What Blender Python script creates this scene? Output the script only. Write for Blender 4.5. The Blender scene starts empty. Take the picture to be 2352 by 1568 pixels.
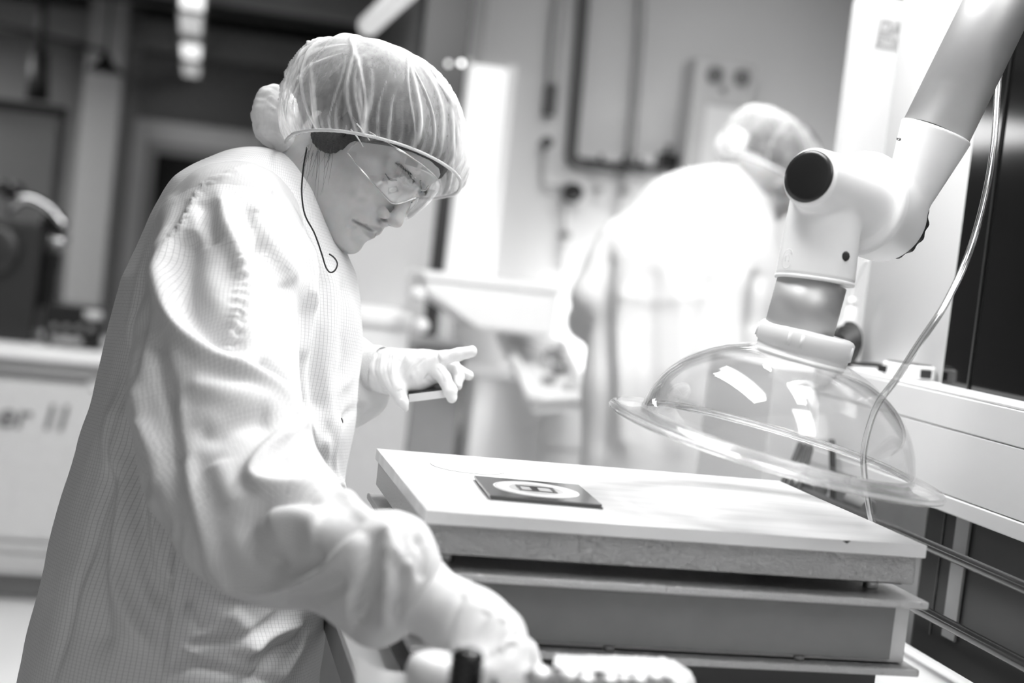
import bpy, bmesh, math, random
import numpy as np
from mathutils import Vector, Matrix
random.seed(7); rng = np.random.default_rng(7)
SC = bpy.context.scene
COL = SC.collection
PI = math.pi
# ---------------------------------------------------------------- camera
F = 3266.67; CX, CY = 1176.0, 784.0
CAM = np.array([0.0, 0.0, 1.4])
_y, _p, _r = np.radians([13.1, 3.27, 6.48])
VF = np.array([np.sin(_y)*np.cos(_p), np.cos(_y)*np.cos(_p), -np.sin(_p)])
VR = np.array([np.cos(_y), -np.sin(_y), 0.0]); VU = np.cross(VR, VF)
VR, VU = np.cos(_r)*VR + np.sin(_r)*VU, -np.sin(_r)*VR + np.cos(_r)*VU
CM = np.stack([VR, VU, VF])            # rows: measured directions right, up, away
def ray(x, y): return VF + VR*(x-CX)/F - VU*(y-CY)/F
def at(x, y, X=None, Y=None, Z=None, D=None):
    d = ray(x, y)
    if X is not None: t = X/d[0]
    elif Y is not None: t = Y/d[1]
    elif Z is not None: t = (Z-1.4)/d[2]
    else: t = D
    return CAM + d*t
def cam_pt(x, y, D): return np.array([(x-CX)/F*D, -(y-CY)/F*D, D])
def to_world(P): return CAM + np.asarray(P) @ CM
def to_cam(P): return (np.asarray(P)-CAM) @ CM.T
cam_data = bpy.data.cameras.new('camera'); cam = bpy.data.objects.new('camera', cam_data); COL.objects.link(cam)
cam_data.sensor_width = 36; cam_data.lens = 50
mw = Matrix(((VR[0], VU[0], -VF[0], 0), (VR[1], VU[1], -VF[1], 0), (VR[2], VU[2], -VF[2], 1.4), (0, 0, 0, 1)))
cam.matrix_world = mw
cam_data.dof.use_dof = True; cam_data.dof.focus_distance = 1.69; cam_data.dof.aperture_fstop = 2.2
cam_data.clip_start = 0.05
SC.camera = cam
# ---------------------------------------------------------------- materials
MATS = {}
def newmat(name):
    m = bpy.data.materials.new(name); m.use_nodes = True
    nt = m.node_tree; nt.nodes.clear()
    out = nt.nodes.new('ShaderNodeOutputMaterial')
    return m, nt, out
def N(nt, t, **k):
    n = nt.nodes.new(t)
    for a, b in k.items(): setattr(n, a, b)
    return n
def mat(name, v, rough=.5, metal=0, var=.04, scale=30, bump=0, bscale=200, spec=.5, emit=0, coat=0, stretch=None):
    if name in MATS: return MATS[name]
    m, nt, out = newmat(name)
    b = N(nt, 'ShaderNodeBsdfPrincipled')
    b.inputs['Roughness'].default_value = rough; b.inputs['Metallic'].default_value = metal
    b.inputs['Specular IOR Level'].default_value = spec
    b.inputs['Coat Weight'].default_value = coat
    tc = N(nt, 'ShaderNodeTexCoord'); src = tc.outputs['Object']
    if stretch:
        mp = N(nt, 'ShaderNodeMapping'); mp.inputs['Scale'].default_value = stretch
        nt.links.new(src, mp.inputs[0]); src = mp.outputs[0]
    no = N(nt, 'ShaderNodeTexNoise'); no.inputs['Scale'].default_value = scale; no.inputs['Detail'].default_value = 4
    nt.links.new(src, no.inputs['Vector'])
    rp = N(nt, 'ShaderNodeValToRGB')
    lo, hi = max(0, v*(1-var)), min(1, v*(1+var))
    rp.color_ramp.elements[0].position = .3; rp.color_ramp.elements[1].position = .7
    rp.color_ramp.elements[0].color = (lo, lo, lo, 1); rp.color_ramp.elements[1].color = (hi, hi, hi, 1)
    nt.links.new(no.outputs[0], rp.inputs[0]); nt.links.new(rp.outputs[0], b.inputs['Base Color'])
    if bump:
        n2 = N(nt, 'ShaderNodeTexNoise'); n2.inputs['Scale'].default_value = bscale; n2.inputs['Detail'].default_value = 3
        nt.links.new(src, n2.inputs['Vector'])
        bp = N(nt, 'ShaderNodeBump'); bp.inputs['Strength'].default_value = bump; bp.inputs['Distance'].default_value = .002
        nt.links.new(n2.outputs[0], bp.inputs['Height']); nt.links.new(bp.outputs[0], b.inputs['Normal'])
    if emit:
        b.inputs['Emission Color'].default_value = (1, 1, 1, 1); b.inputs['Emission Strength'].default_value = emit
    nt.links.new(b.outputs[0], out.inputs[0]); MATS[name] = m
    return m
def clear_mat(name, tint=.97, rough=.02, ior=1.45, extra=0.0):
    """thin clear plastic: transparent body with a fresnel gloss"""
    if name in MATS: return MATS[name]
    m, nt, out = newmat(name)
    tr = N(nt, 'ShaderNodeBsdfTransparent'); tr.inputs[0].default_value = (tint, tint, tint, 1)
    gl = N(nt, 'ShaderNodeBsdfGlossy'); gl.inputs['Roughness'].default_value = rough; gl.inputs[0].default_value = (1, 1, 1, 1)
    lw = N(nt, 'ShaderNodeLayerWeight'); lw.inputs[0].default_value = .5
    pw = N(nt, 'ShaderNodeMath', operation='POWER'); pw.inputs[1].default_value = 4.5; nt.links.new(lw.outputs['Facing'], pw.inputs[0])
    fr = N(nt, 'ShaderNodeMath', operation='MULTIPLY_ADD'); fr.inputs[1].default_value = .75; fr.inputs[2].default_value = ((ior-1)/(ior+1))**2
    nt.links.new(pw.outputs[0], fr.inputs[0])
    tc = N(nt, 'ShaderNodeTexCoord'); no = N(nt, 'ShaderNodeTexNoise'); no.inputs['Scale'].default_value = 9
    bp = N(nt, 'ShaderNodeBump'); bp.inputs['Strength'].default_value = .03; bp.inputs['Distance'].default_value = .004
    nt.links.new(tc.outputs['Object'], no.inputs['Vector']); nt.links.new(no.outputs[0], bp.inputs['Height'])
    nt.links.new(bp.outputs[0], gl.inputs['Normal'])
    mx = N(nt, 'ShaderNodeMixShader'); 
    if extra:
        ad = N(nt, 'ShaderNodeMath', operation='ADD'); ad.use_clamp = True; ad.inputs[1].default_value = extra
        nt.links.new(fr.outputs[0], ad.inputs[0]); nt.links.new(ad.outputs[0], mx.inputs[0])
    else: nt.links.new(fr.outputs[0], mx.inputs[0])
    nt.links.new(tr.outputs[0], mx.inputs[1]); nt.links.new(gl.outputs[0], mx.inputs[2])
    nt.links.new(mx.outputs[0], out.inputs[0]); MATS[name] = m
    return m
def glass_mat(name, ior=1.49, rough=.0):
    if name in MATS: return MATS[name]
    m, nt, out = newmat(name)
    g = N(nt, 'ShaderNodeBsdfGlass'); g.inputs['IOR'].default_value = ior; g.inputs['Roughness'].default_value = rough
    tr = N(nt, 'ShaderNodeBsdfTransparent'); tr.inputs[0].default_value = (.98, .98, .98, 1)
    mx = N(nt, 'ShaderNodeMixShader'); mx.inputs[0].default_value = .6
    nt.links.new(tr.outputs[0], mx.inputs[1]); nt.links.new(g.outputs[0], mx.inputs[2])
    nt.links.new(mx.outputs[0], out.inputs[0]); MATS[name] = m
    return m
# ---------------------------------------------------------------- objects
def lk(o): COL.objects.link(o); return o
def props(o, label=None, cat=None, group=None, kind=None):
    if label: o['label'] = label
    if cat: o['category'] = cat
    if group: o['group'] = group
    if kind: o['kind'] = kind
    return o
def thing(name, label, cat, loc=(0, 0, 0), group=None):
    o = lk(bpy.data.objects.new(name, None)); o.location = [float(c) for c in loc]; o.empty_display_size = .05
    return props(o, label, cat, group)
def root_loc(o):
    v = np.zeros(3)
    while o is not None:
        v = v + np.array(o.location); o = o.parent
    return v
def mesh_obj(name, V, FC, m, parent=None, loc=None, smooth=True, bevel=0, seg=2, label=None, fix=True):
    """V in world coordinates"""
    V = np.asarray(V, float)
    if parent is not None: org = root_loc(parent)
    else: org = np.array(loc if loc is not None else (V.min(0)*[.5, .5, 1]+V.max(0)*[.5, .5, 0]))
    me = bpy.data.meshes.new(name); me.from_pydata((V-org).tolist(), [], [list(map(int, f)) for f in FC])
    if fix:
        bm = bmesh.new(); bm.from_mesh(me); bmesh.ops.recalc_face_normals(bm, faces=bm.faces); bm.to_mesh(me); bm.free()
    if smooth: me.polygons.foreach_set('use_smooth', [True]*len(me.polygons))
    for q in (m if isinstance(m, (list, tuple)) else [m]): me.materials.append(q)
    o = lk(bpy.data.objects.new(name, me))
    if parent is not None: o.parent = parent
    else: o.location = org
    if bevel:
        b = o.modifiers.new('bevel', 'BEVEL'); b.width = bevel; b.segments = seg; b.limit_method = 'ANGLE'; b.angle_limit = .6
        b.harden_normals = True
        me.polygons.foreach_set('use_smooth', [True]*len(me.polygons))
    if label: o['label'] = label
    return o
class MB:
    def __init__(s): s.V = []; s.F = []
    def add(s, V, Fc):
        n = len(s.V); s.V += [list(map(float, v)) for v in V]; s.F += [[i+n for i in f] for f in Fc]; return s
    def box(s, lo, hi):
        x0, y0, z0 = lo; x1, y1, z1 = hi
        return s.add([(x0,y0,z0),(x1,y0,z0),(x1,y1,z0),(x0,y1,z0),(x0,y0,z1),(x1,y0,z1),(x1,y1,z1),(x0,y1,z1)],
                     [(3,2,1,0),(4,5,6,7),(0,1,5,4),(1,2,6,5),(2,3,7,6),(3,0,4,7)])
    def lathe(s, prof, c, ax, n=48, ref=None, sx=1, sy=1, closed=False):
        """prof: (radius, height) pairs along axis ax from c"""
        ax = np.array(ax, float); ax /= np.linalg.norm(ax)
        r = np.array(ref if ref is not None else ((1, 0, 0) if abs(ax[0]) < .8 else (0, 1, 0)), float)
        e1 = r-ax*(r@ax); e1 /= np.linalg.norm(e1); e2 = np.cross(ax, e1); c = np.array(c, float)
        V = []; Fc = []
        for (R, h) in prof:
            for k in range(n):
                a = 2*PI*k/n; V.append(c+ax*h+e1*R*sx*math.cos(a)+e2*R*sy*math.sin(a))
        m = len(prof)
        for i in range(m-1 if not closed else m):
            j = (i+1) % m
            for k in range(n):
                l = (k+1) % n; Fc.append((i*n+k, i*n+l, j*n+l, j*n+k))
        if not closed:
            if prof[0][0] > 1e-6: Fc.append(tuple(range(n-1, -1, -1)))
            if prof[-1][0] > 1e-6: Fc.append(tuple((m-1)*n+k for k in range(n)))
        return s.add(V, Fc)
    def rod(s, a, b, r0, r1=None, n=24):
        a = np.array(a, float); b = np.array(b, float); r1 = r0 if r1 is None else r1
        return s.lathe([(r0, 0), (r1, float(np.linalg.norm(b-a)))], a, b-a, n)
    def tube(s, pts, r, n=10, sub=6, flat=1.0, ref=None):
        P = spline(pts, sub) if sub > 1 else np.array(pts, float)
        R = np.interp(np.linspace(0, 1, len(P)), np.linspace(0, 1, len(r)), r) if hasattr(r, '__len__') else np.full(len(P), r)
        T = np.gradient(P, axis=0); T /= np.linalg.norm(T, axis=1)[:, None]+1e-12
        e = np.array(ref if ref is not None else ((0, 0, 1) if abs(T[0][2]) < .9 else (1, 0, 0)), float); V = []; Fc = []
        for i in range(len(P)):
            e = e-T[i]*(e@T[i]); e /= np.linalg.norm(e)+1e-12; f = np.cross(T[i], e)
            for k in range(n):
                a = 2*PI*k/n; V.append(P[i]+R[i]*(e*math.cos(a)+f*flat*math.sin(a)))
        for i in range(len(P)-1):
            for k in range(n):
                l = (k+1) % n; Fc.append((i*n+k, i*n+l, (i+1)*n+l, (i+1)*n+k))
        Fc.append(tuple(range(n-1, -1, -1))); Fc.append(tuple((len(P)-1)*n+k for k in range(n)))
        return s.add(V, Fc)
    def prism(s, poly, ext):
        """poly: planar loop of 3D points, extruded by vector ext"""
        P = np.array(poly, float); e = np.array(ext, float); n = len(P)
        return s.add(list(P)+list(P+e), [tuple(range(n-1, -1, -1)), tuple(range(n, 2*n))]+[(i, (i+1) % n, n+(i+1) % n, n+i) for i in range(n)])
    def build(s, name, m, parent=None, **k): return mesh_obj(name, s.V, s.F, m, parent, **k)
def spline(pts, sub=6):
    P = np.array(pts, float); n = len(P)
    if n < 3: return np.array([P[0]+(P[-1]-P[0])*t for t in np.linspace(0, 1, sub+1)])
    Q = np.vstack([2*P[0]-P[1], P, 2*P[-1]-P[-2]]); out = []
    for i in range(1, n):
        a, b, c, d = Q[i-1], Q[i], Q[i+1], Q[i+2]
        for t in np.arange(sub)/sub:
            out.append(.5*((2*b)+(-a+c)*t+(2*a-5*b+4*c-d)*t*t+(-a+3*b-3*c+d)*t**3))
    out.append(P[-1]); return np.array(out)
def bx(name, lo, hi, m, parent=None, bevel=.002, **k):
    return MB().box(lo, hi).build(name, m, parent, bevel=bevel, **k)
def structure(o): o['kind'] = 'structure'; return o
def text_obj(name, s, size, origin, xdir, ydir, m, parent, depth=.0006, shear=0, bold=0):
    cu = bpy.data.curves.new(name, 'FONT'); cu.body = s; cu.size = size; cu.extrude = depth; cu.shear = shear; cu.offset = bold
    t = bpy.data.objects.new('tmp_text', cu); COL.objects.link(t)
    dg = bpy.context.evaluated_depsgraph_get(); me = bpy.data.meshes.new_from_object(t.evaluated_get(dg))
    bpy.data.objects.remove(t)
    xd = np.array(xdir, float); xd /= np.linalg.norm(xd); yd = np.array(ydir, float); yd = yd-xd*(yd@xd); yd /= np.linalg.norm(yd); zd = np.cross(xd, yd)
    V = np.array([v.co[:] for v in me.vertices]); W = np.array(origin)+V[:, :1]*xd+V[:, 1:2]*yd+V[:, 2:3]*zd
    return mesh_obj(name, W, [p.vertices[:] for p in me.polygons], m, parent, smooth=False)
# ---------------------------------------------------------------- signed-distance modelling
def smin(a, b, k):
    h = np.clip(.5+.5*(b-a)/k, 0, 1); return b+(a-b)*h-k*h*(1-h)
def smax(a, b, k): return -smin(-a, -b, k)
def s_cap(p, a, b, ra, rb=None, sz=None):
    a = np.array(a, float); b = np.array(b, float); rb = ra if rb is None else rb
    ba = b-a; t = np.clip(((p-a)@ba)/(ba@ba+1e-12), 0, 1)
    return np.linalg.norm(p-a-t[:, None]*ba, axis=1)-(ra+(rb-ra)*t)
def s_ell(p, c, r, Rm=None):
    q = p-np.array(c, float)
    if Rm is not None: q = q@Rm
    r = np.array(r, float); k0 = np.linalg.norm(q/r, axis=1); k1 = np.linalg.norm(q/r**2, axis=1)+1e-9
    return k0*(k0-1)/k1
def s_cyl(p, a, b, r0, r1=None, rd=.002):
    """capped cone/cylinder with rounded edge"""
    a = np.array(a, float); b = np.array(b, float); L = np.linalg.norm(b-a); u = (b-a)/L; r1 = r0 if r1 is None else r1
    q = p-a; t = q@u; rr = np.linalg.norm(q-t[:, None]*u, axis=1)
    R = r0+(r1-r0)*np.clip(t/L, 0, 1)
    dx = rr-R+rd; dy = np.abs(t-L/2)-L/2+rd
    return np.minimum(np.maximum(dx, dy), 0)+np.sqrt(np.maximum(dx, 0)**2+np.maximum(dy, 0)**2)-rd
def s_chain(p, pts, k=None):
    """pts: list of (x,y,z,r)"""
    d = None
    for A, B in zip(pts[:-1], pts[1:]):
        e = s_cap(p, A[:3], B[:3], A[3], B[3])
        d = e if d is None else (np.minimum(d, e) if k is None else smin(d, e, k))
    return d
def nets(f, lo, hi, h, B=12, slack=1.5):
    lo = np.array(lo, float); hi = np.array(hi, float)
    n = (np.ceil((hi-lo)/h).astype(int)//B+1)*B+1
    val = np.empty(n, np.float32)
    nb = (n-1)//B
    g = np.stack(np.meshgrid(*[np.arange(m) for m in nb], indexing='ij'), -1).reshape(-1, 3)
    cc = lo+(g*B+B/2)*h
    dc = f(cc); rad = math.sqrt(3)*.5*(B+1)*h*slack
    loc = np.stack(np.meshgrid(*[np.arange(B+1)]*3, indexing='ij'), -1).reshape(-1, 3)
    for blk, d in zip(g, dc):
        s = blk*B; sl = tuple(slice(a, a+B+1) for a in s)
        if abs(d) > rad: val[sl] = d
    live = g[np.abs(dc) <= rad]
    for i in range(0, len(live), 60):
        ch = live[i:i+60]
        P = lo+(ch[:, None, :]*B+loc[None])*h
        v = f(P.reshape(-1, 3)).reshape(len(ch), B+1, B+1, B+1)
        for blk, vv in zip(ch, v):
            s = blk*B; val[tuple(slice(a, a+B+1) for a in s)] = vv
    ins = val < 0
    c = [ins[:-1, :-1, :-1], ins[1:, :-1, :-1], ins[:-1, 1:, :-1], ins[1:, 1:, :-1], ins[:-1, :-1, 1:], ins[1:, :-1, 1:], ins[:-1, 1:, 1:], ins[1:, 1:, 1:]]
    cnt = sum(x.astype(np.int8) for x in c)
    I = np.argwhere((cnt > 0) & (cnt < 8))
    idx = np.full(np.array(val.shape)-1, -1, np.int64); idx[I[:, 0], I[:, 1], I[:, 2]] = np.arange(len(I))
    off = np.array([[0,0,0],[1,0,0],[0,1,0],[1,1,0],[0,0,1],[1,0,1],[0,1,1],[1,1,1]])
    cv = np.stack([val[I[:, 0]+o[0], I[:, 1]+o[1], I[:, 2]+o[2]] for o in off], 1)
    acc = np.zeros((len(I), 3)); w = np.zeros(len(I))
    for a, b in [(0,1),(2,3),(4,5),(6,7),(0,2),(1,3),(4,6),(5,7),(0,4),(1,5),(2,6),(3,7)]:
        va, vb = cv[:, a], cv[:, b]; m = (va < 0) != (vb < 0)
        t = np.where(m, va/np.where(m, va-vb, 1), 0)
        acc += np.where(m[:, None], off[a]+t[:, None]*(off[b]-off[a]), 0); w += m
    V = lo+(I+acc/w[:, None])*h
    Q = []
    for ax in range(3):
        o1, o2 = (ax+1) % 3, (ax+2) % 3
        a = [slice(None)]*3; b = [slice(None)]*3; a[ax] = slice(None, -1); b[ax] = slice(1, None)
        A = ins[tuple(a)]; Bm = ins[tuple(b)]
        E = np.argwhere(A != Bm)
        E = E[(E[:, o1] > 0) & (E[:, o2] > 0) & (E[:, o1] < val.shape[o1]-1) & (E[:, o2] < val.shape[o2]-1)]
        def gi(d1, d2):
            e = E.copy(); e[:, o1] -= d1; e[:, o2] -= d2; return idx[e[:, 0], e[:, 1], e[:, 2]]
        q = np.stack([gi(1, 1), gi(0, 1), gi(0, 0), gi(1, 0)], 1)
        flip = ~A[E[:, 0], E[:, 1], E[:, 2]]
        q[flip] = q[flip][:, ::-1]; Q.append(q)
    Q = np.concatenate(Q); Q = Q[(Q >= 0).all(1)]
    return V, Q
def vnormals(V, Q):
    n = np.cross(V[Q[:, 2]]-V[Q[:, 0]], V[Q[:, 3]]-V[Q[:, 1]])
    out = np.zeros_like(V)
    for i in range(4): np.add.at(out, Q[:, i], n)
    return out/(np.linalg.norm(out, axis=1)[:, None]+1e-12)
def fast_mesh(name, V, Q, m, parent=None, loc=None, uv=None, tone=None, label=None):
    """quads straight into a mesh (world coordinates)"""
    V = np.asarray(V, float); Q = np.asarray(Q)
    org = root_loc(parent) if parent is not None else np.array(loc if loc is not None else [V[:, 0].mean(), V[:, 1].mean(), V[:, 2].min()])
    me = bpy.data.meshes.new(name); me.vertices.add(len(V)); me.vertices.foreach_set('co', (V-org).astype(np.float32).ravel())
    me.loops.add(Q.size); me.loops.foreach_set('vertex_index', Q.ravel().astype(np.int32))
    me.polygons.add(len(Q)); me.polygons.foreach_set('loop_start', np.arange(0, Q.size, 4, dtype=np.int32))
    me.polygons.foreach_set('loop_total', np.full(len(Q), 4, np.int32)); me.update(calc_edges=True)
    me.polygons.foreach_set('use_smooth', np.ones(len(Q), bool))
    if uv is not None:
        l = me.uv_layers.new(name='weave'); l.data.foreach_set('uv', uv[Q.ravel()].astype(np.float32).ravel())
    if tone is not None:
        a = me.attributes.new('tone', 'FLOAT', 'POINT'); a.data.foreach_set('value', tone.astype(np.float32))
    for q in (m if isinstance(m, (list, tuple)) else [m]): me.materials.append(q)
    me.validate(); o = lk(bpy.data.objects.new(name, me))
    if parent is not None: o.parent = parent
    else: o.location = org
    if label: o['label'] = label
    return o
def polydist(P, pts):
    """2-D distance from points to a polyline, plus arc length along it"""
    pts = np.array(pts, float); d = np.full(len(P), 1e9); s = np.zeros(len(P)); acc = 0
    for a, b in zip(pts[:-1], pts[1:]):
        ab = b-a; L = np.linalg.norm(ab); t = np.clip(((P-a)@ab)/(L*L+1e-9), 0, 1)
        e = np.linalg.norm(P-a-t[:, None]*ab, axis=1); m = e < d
        d[m] = e[m]; s[m] = acc+t[m]*L; acc += L
    return d, s, acc
def pix(Vc): return np.stack([CX+F*Vc[:, 0]/Vc[:, 2], CY-F*Vc[:, 1]/Vc[:, 2]], 1)
def sculpt(Vc, Nc, strokes):
    """press or raise soft folds along measured lines, on the side facing the viewer"""
    px = pix(Vc); face = np.clip(-np.einsum('ij,ij->i', Nc, Vc/np.linalg.norm(Vc, axis=1)[:, None])*2.5, 0, 1)
    disp = np.zeros(len(Vc))
    for st in strokes:
        pts, w, amp = st[0], st[1], st[2]; per = st[3] if len(st) > 3 else 0
        sm = spline([(a, b, 0) for a, b in pts], 5)[:, :2]
        lo, hi = sm.min(0)-3*w, sm.max(0)+3*w
        m = ((px > lo) & (px < hi)).all(1) & (face > 0)
        if not m.any(): continue
        d, s, L = polydist(px[m], sm)
        g = np.exp(-(d/w)**2)*np.clip(np.minimum(s, L-s)/(.12*L)+.25, 0, 1)
        if per: g = g*(.55+.45*np.sin(2*PI*s/per+1.3*np.sin(s/per*1.7)))
        disp[m] += amp*g*face[m]
    return Vc+Nc*disp[:, None]
def vnoise(P, f, seed=0):
    r = np.random.default_rng(seed); out = np.zeros(len(P))
    for i in range(5):
        k = r.normal(size=3); k = k/np.linalg.norm(k)*f*(1+.5*r.random()); out += np.sin(P@k+r.random()*6+1.5*np.sin(P@(k[[1, 2, 0]]*.6)+r.random()*6))
    return out/3
# ================================================================ PEOPLE
def weave_mat(name, base=.73, line=.46, pitch=.004, wid=.08, bump=.25):
    m, nt, out = newmat(name)
    b = N(nt, 'ShaderNodeBsdfPrincipled'); b.inputs['Roughness'].default_value = .85; b.inputs['Specular IOR Level'].default_value = .25
    b.inputs['Sheen Weight'].default_value = .1
    uv = N(nt, 'ShaderNodeUVMap'); uv.uv_map = 'weave'
    sp = N(nt, 'ShaderNodeSeparateXYZ'); nt.links.new(uv.outputs[0], sp.inputs[0])
    L = []
    for i in range(2):
        a = N(nt, 'ShaderNodeMath', operation='MULTIPLY'); a.inputs[1].default_value = 1/pitch; nt.links.new(sp.outputs[i], a.inputs[0])
        f = N(nt, 'ShaderNodeMath', operation='FRACT'); nt.links.new(a.outputs[0], f.inputs[0])
        s = N(nt, 'ShaderNodeMath', operation='SUBTRACT'); s.inputs[1].default_value = .5; nt.links.new(f.outputs[0], s.inputs[0])
        ab = N(nt, 'ShaderNodeMath', operation='ABSOLUTE'); nt.links.new(s.outputs[0], ab.inputs[0])
        g = N(nt, 'ShaderNodeMapRange'); g.inputs[1].default_value = .5-wid; g.inputs[2].default_value = .5-wid*.3
        nt.links.new(ab.outputs[0], g.inputs[0]); L.append(g.outputs[0])
    mxm = N(nt, 'ShaderNodeMath', operation='MAXIMUM'); nt.links.new(L[0], mxm.inputs[0])
    hf = N(nt, 'ShaderNodeMath', operation='MULTIPLY'); hf.inputs[1].default_value = .6; nt.links.new(L[1], hf.inputs[0]); nt.links.new(hf.outputs[0], mxm.inputs[1])
    tc = N(nt, 'ShaderNodeTexCoord'); no = N(nt, 'ShaderNodeTexNoise'); no.inputs['Scale'].default_value = 14; no.inputs['Detail'].default_value = 6
    nt.links.new(tc.outputs['Object'], no.inputs['Vector'])
    rp = N(nt, 'ShaderNodeMapRange'); rp.inputs[3].default_value = base*.97; rp.inputs[4].default_value = min(1, base*1.03); nt.links.new(no.outputs[0], rp.inputs[0])
    mx = N(nt, 'ShaderNodeMix'); mx.data_type = 'FLOAT'; nt.links.new(mxm.outputs[0], mx.inputs[0]); nt.links.new(rp.outputs[0], mx.inputs[2]); mx.inputs[3].default_value = line
    nt.links.new(mx.outputs[0], b.inputs['Base Color'])
    n2 = N(nt, 'ShaderNodeTexNoise'); n2.inputs['Scale'].default_value = 26; n2.inputs['Detail'].default_value = 5; n2.inputs['Distortion'].default_value = .6
    nt.links.new(tc.outputs['Object'], n2.inputs['Vector'])
    bp = N(nt, 'ShaderNodeBump'); bp.inputs['Strength'].default_value = bump; bp.inputs['Distance'].default_value = .006
    nt.links.new(n2.outputs[0], bp.inputs['Height']); nt.links.new(bp.outputs[0], b.inputs['Normal'])
    nt.links.new(b.outputs[0], out.inputs[0]); return m
def tone_mat(name, v0, v1, rough=.5, sss=.0, bscale=500, bump=.12):
    """colour runs from v0 (tone 0) to v1 (tone 1)"""
    m, nt, out = newmat(name)
    b = N(nt, 'ShaderNodeBsdfPrincipled'); b.inputs['Roughness'].default_value = rough; b.inputs['Specular IOR Level'].default_value = .35
    if sss: b.inputs['Subsurface Weight'].default_value = sss; b.inputs['Subsurface Scale'].default_value = .006
    at_ = N(nt, 'ShaderNodeAttribute'); at_.attribute_name = 'tone'
    tc = N(nt, 'ShaderNodeTexCoord'); no = N(nt, 'ShaderNodeTexNoise'); no.inputs['Scale'].default_value = 90; no.inputs['Detail'].default_value = 6
    nt.links.new(tc.outputs['Object'], no.inputs['Vector'])
    mx = N(nt, 'ShaderNodeMapRange'); mx.inputs[3].default_value = v0; mx.inputs[4].default_value = v1; nt.links.new(at_.outputs['Fac'], mx.inputs[0])
    m2 = N(nt, 'ShaderNodeMapRange'); m2.inputs[3].default_value = .9; m2.inputs[4].default_value = 1.1; nt.links.new(no.outputs[0], m2.inputs[0])
    mu = N(nt, 'ShaderNodeMath', operation='MULTIPLY'); nt.links.new(mx.outputs[0], mu.inputs[0]); nt.links.new(m2.outputs[0], mu.inputs[1])
    nt.links.new(mu.outputs[0], b.inputs['Base Color'])
    n2 = N(nt, 'ShaderNodeTexNoise'); n2.inputs['Scale'].default_value = bscale; nt.links.new(tc.outputs['Object'], n2.inputs['Vector'])
    bp = N(nt, 'ShaderNodeBump'); bp.inputs['Strength'].default_value = bump; bp.inputs['Distance'].default_value = .001
    nt.links.new(n2.outputs[0], bp.inputs['Height']); nt.links.new(bp.outputs[0], b.inputs['Normal'])
    nt.links.new(b.outputs[0], out.inputs[0]); return m
def sheer_mat(name, a0=.21, a1=1.0, v=.9):
    """thin crinkled non-woven: see-through where single and face-on, dense where folded"""
    m, nt, out = newmat(name)
    df = N(nt, 'ShaderNodeBsdfDiffuse'); df.inputs[0].default_value = (v, v, v, 1)
    tl = N(nt, 'ShaderNodeBsdfTranslucent'); tl.inputs[0].default_value = (v, v, v, 1)
    ms = N(nt, 'ShaderNodeMixShader'); ms.inputs[0].default_value = .3; nt.links.new(df.outputs[0], ms.inputs[1]); nt.links.new(tl.outputs[0], ms.inputs[2])
    tr = N(nt, 'ShaderNodeBsdfTransparent')
    at_ = N(nt, 'ShaderNodeAttribute'); at_.attribute_name = 'tone'
    lw = N(nt, 'ShaderNodeLayerWeight'); lw.inputs[0].default_value = .35
    tc = N(nt, 'ShaderNodeTexCoord'); mp = N(nt, 'ShaderNodeMapping'); mp.inputs['Scale'].default_value = (260, 260, 90); mp.inputs['Rotation'].default_value = (.5, .4, .3)
    nt.links.new(tc.outputs['Object'], mp.inputs[0])
    no = N(nt, 'ShaderNodeTexNoise'); no.inputs['Scale'].default_value = 1; no.inputs['Detail'].default_value = 6; nt.links.new(mp.outputs[0], no.inputs['Vector'])
    nb = N(nt, 'ShaderNodeTexNoise'); nb.inputs['Scale'].default_value = 38; nb.inputs['Detail'].default_value = 5; nt.links.new(tc.outputs['Object'], nb.inputs['Vector'])
    a = N(nt, 'ShaderNodeMath', operation='MULTIPLY_ADD'); a.inputs[1].default_value = .75; a.inputs[2].default_value = a0-.42; nt.links.new(lw.outputs['Facing'], a.inputs[0])
    b = N(nt, 'ShaderNodeMath', operation='MULTIPLY_ADD'); b.inputs[1].default_value = .30; nt.links.new(no.outputs[0], b.inputs[0]); nt.links.new(a.outputs[0], b.inputs[2])
    c = N(nt, 'ShaderNodeMath', operation='MULTIPLY_ADD'); c.inputs[1].default_value = .38; nt.links.new(nb.outputs[0], c.inputs[0]); nt.links.new(b.outputs[0], c.inputs[2])
    d = N(nt, 'ShaderNodeMath', operation='ADD'); d.use_clamp = True; nt.links.new(at_.outputs['Fac'], d.inputs[0]); nt.links.new(c.outputs[0], d.inputs[1])
    mx = N(nt, 'ShaderNodeMixShader'); nt.links.new(d.outputs[0], mx.inputs[0]); nt.links.new(tr.outputs[0], mx.inputs[1]); nt.links.new(ms.outputs[0], mx.inputs[2])
    nt.links.new(mx.outputs[0], out.inputs[0]); return m
M_GOWN = weave_mat('gown_fabric')
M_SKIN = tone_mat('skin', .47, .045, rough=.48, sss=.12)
M_HAIR = mat('hair', .085, .6, var=.6, scale=40, stretch=(8, 8, 90), bump=.8, bscale=120)
M_SHEER = sheer_mat('cap_fabric'); M_SHEER2 = sheer_mat('cap_fabric_double', a0=.75)
M_BAND = mat('elastic_band', .72, .9, bump=.6, bscale=900)
M_GLOVE = mat('glove_latex', .78, .42, bump=.15, bscale=160, spec=.4)
M_KNIT = mat('knit_cuff', .78, .9, bump=.4, bscale=700)
M_BLACK = mat('black_plastic', .012, .32)
M_SHOE = mat('shoe_white', .7, .6); M_TROU = mat('trousers_grey', .25, .9)
M_CLEAR = clear_mat('clear_lens', .95, .02, 1.5, .05)
M_SEAM = mat('seam_thread', .9, .9, bump=.6, bscale=800)
PXM = lambda D: D/F                       # metres per pixel at distance D
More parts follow.
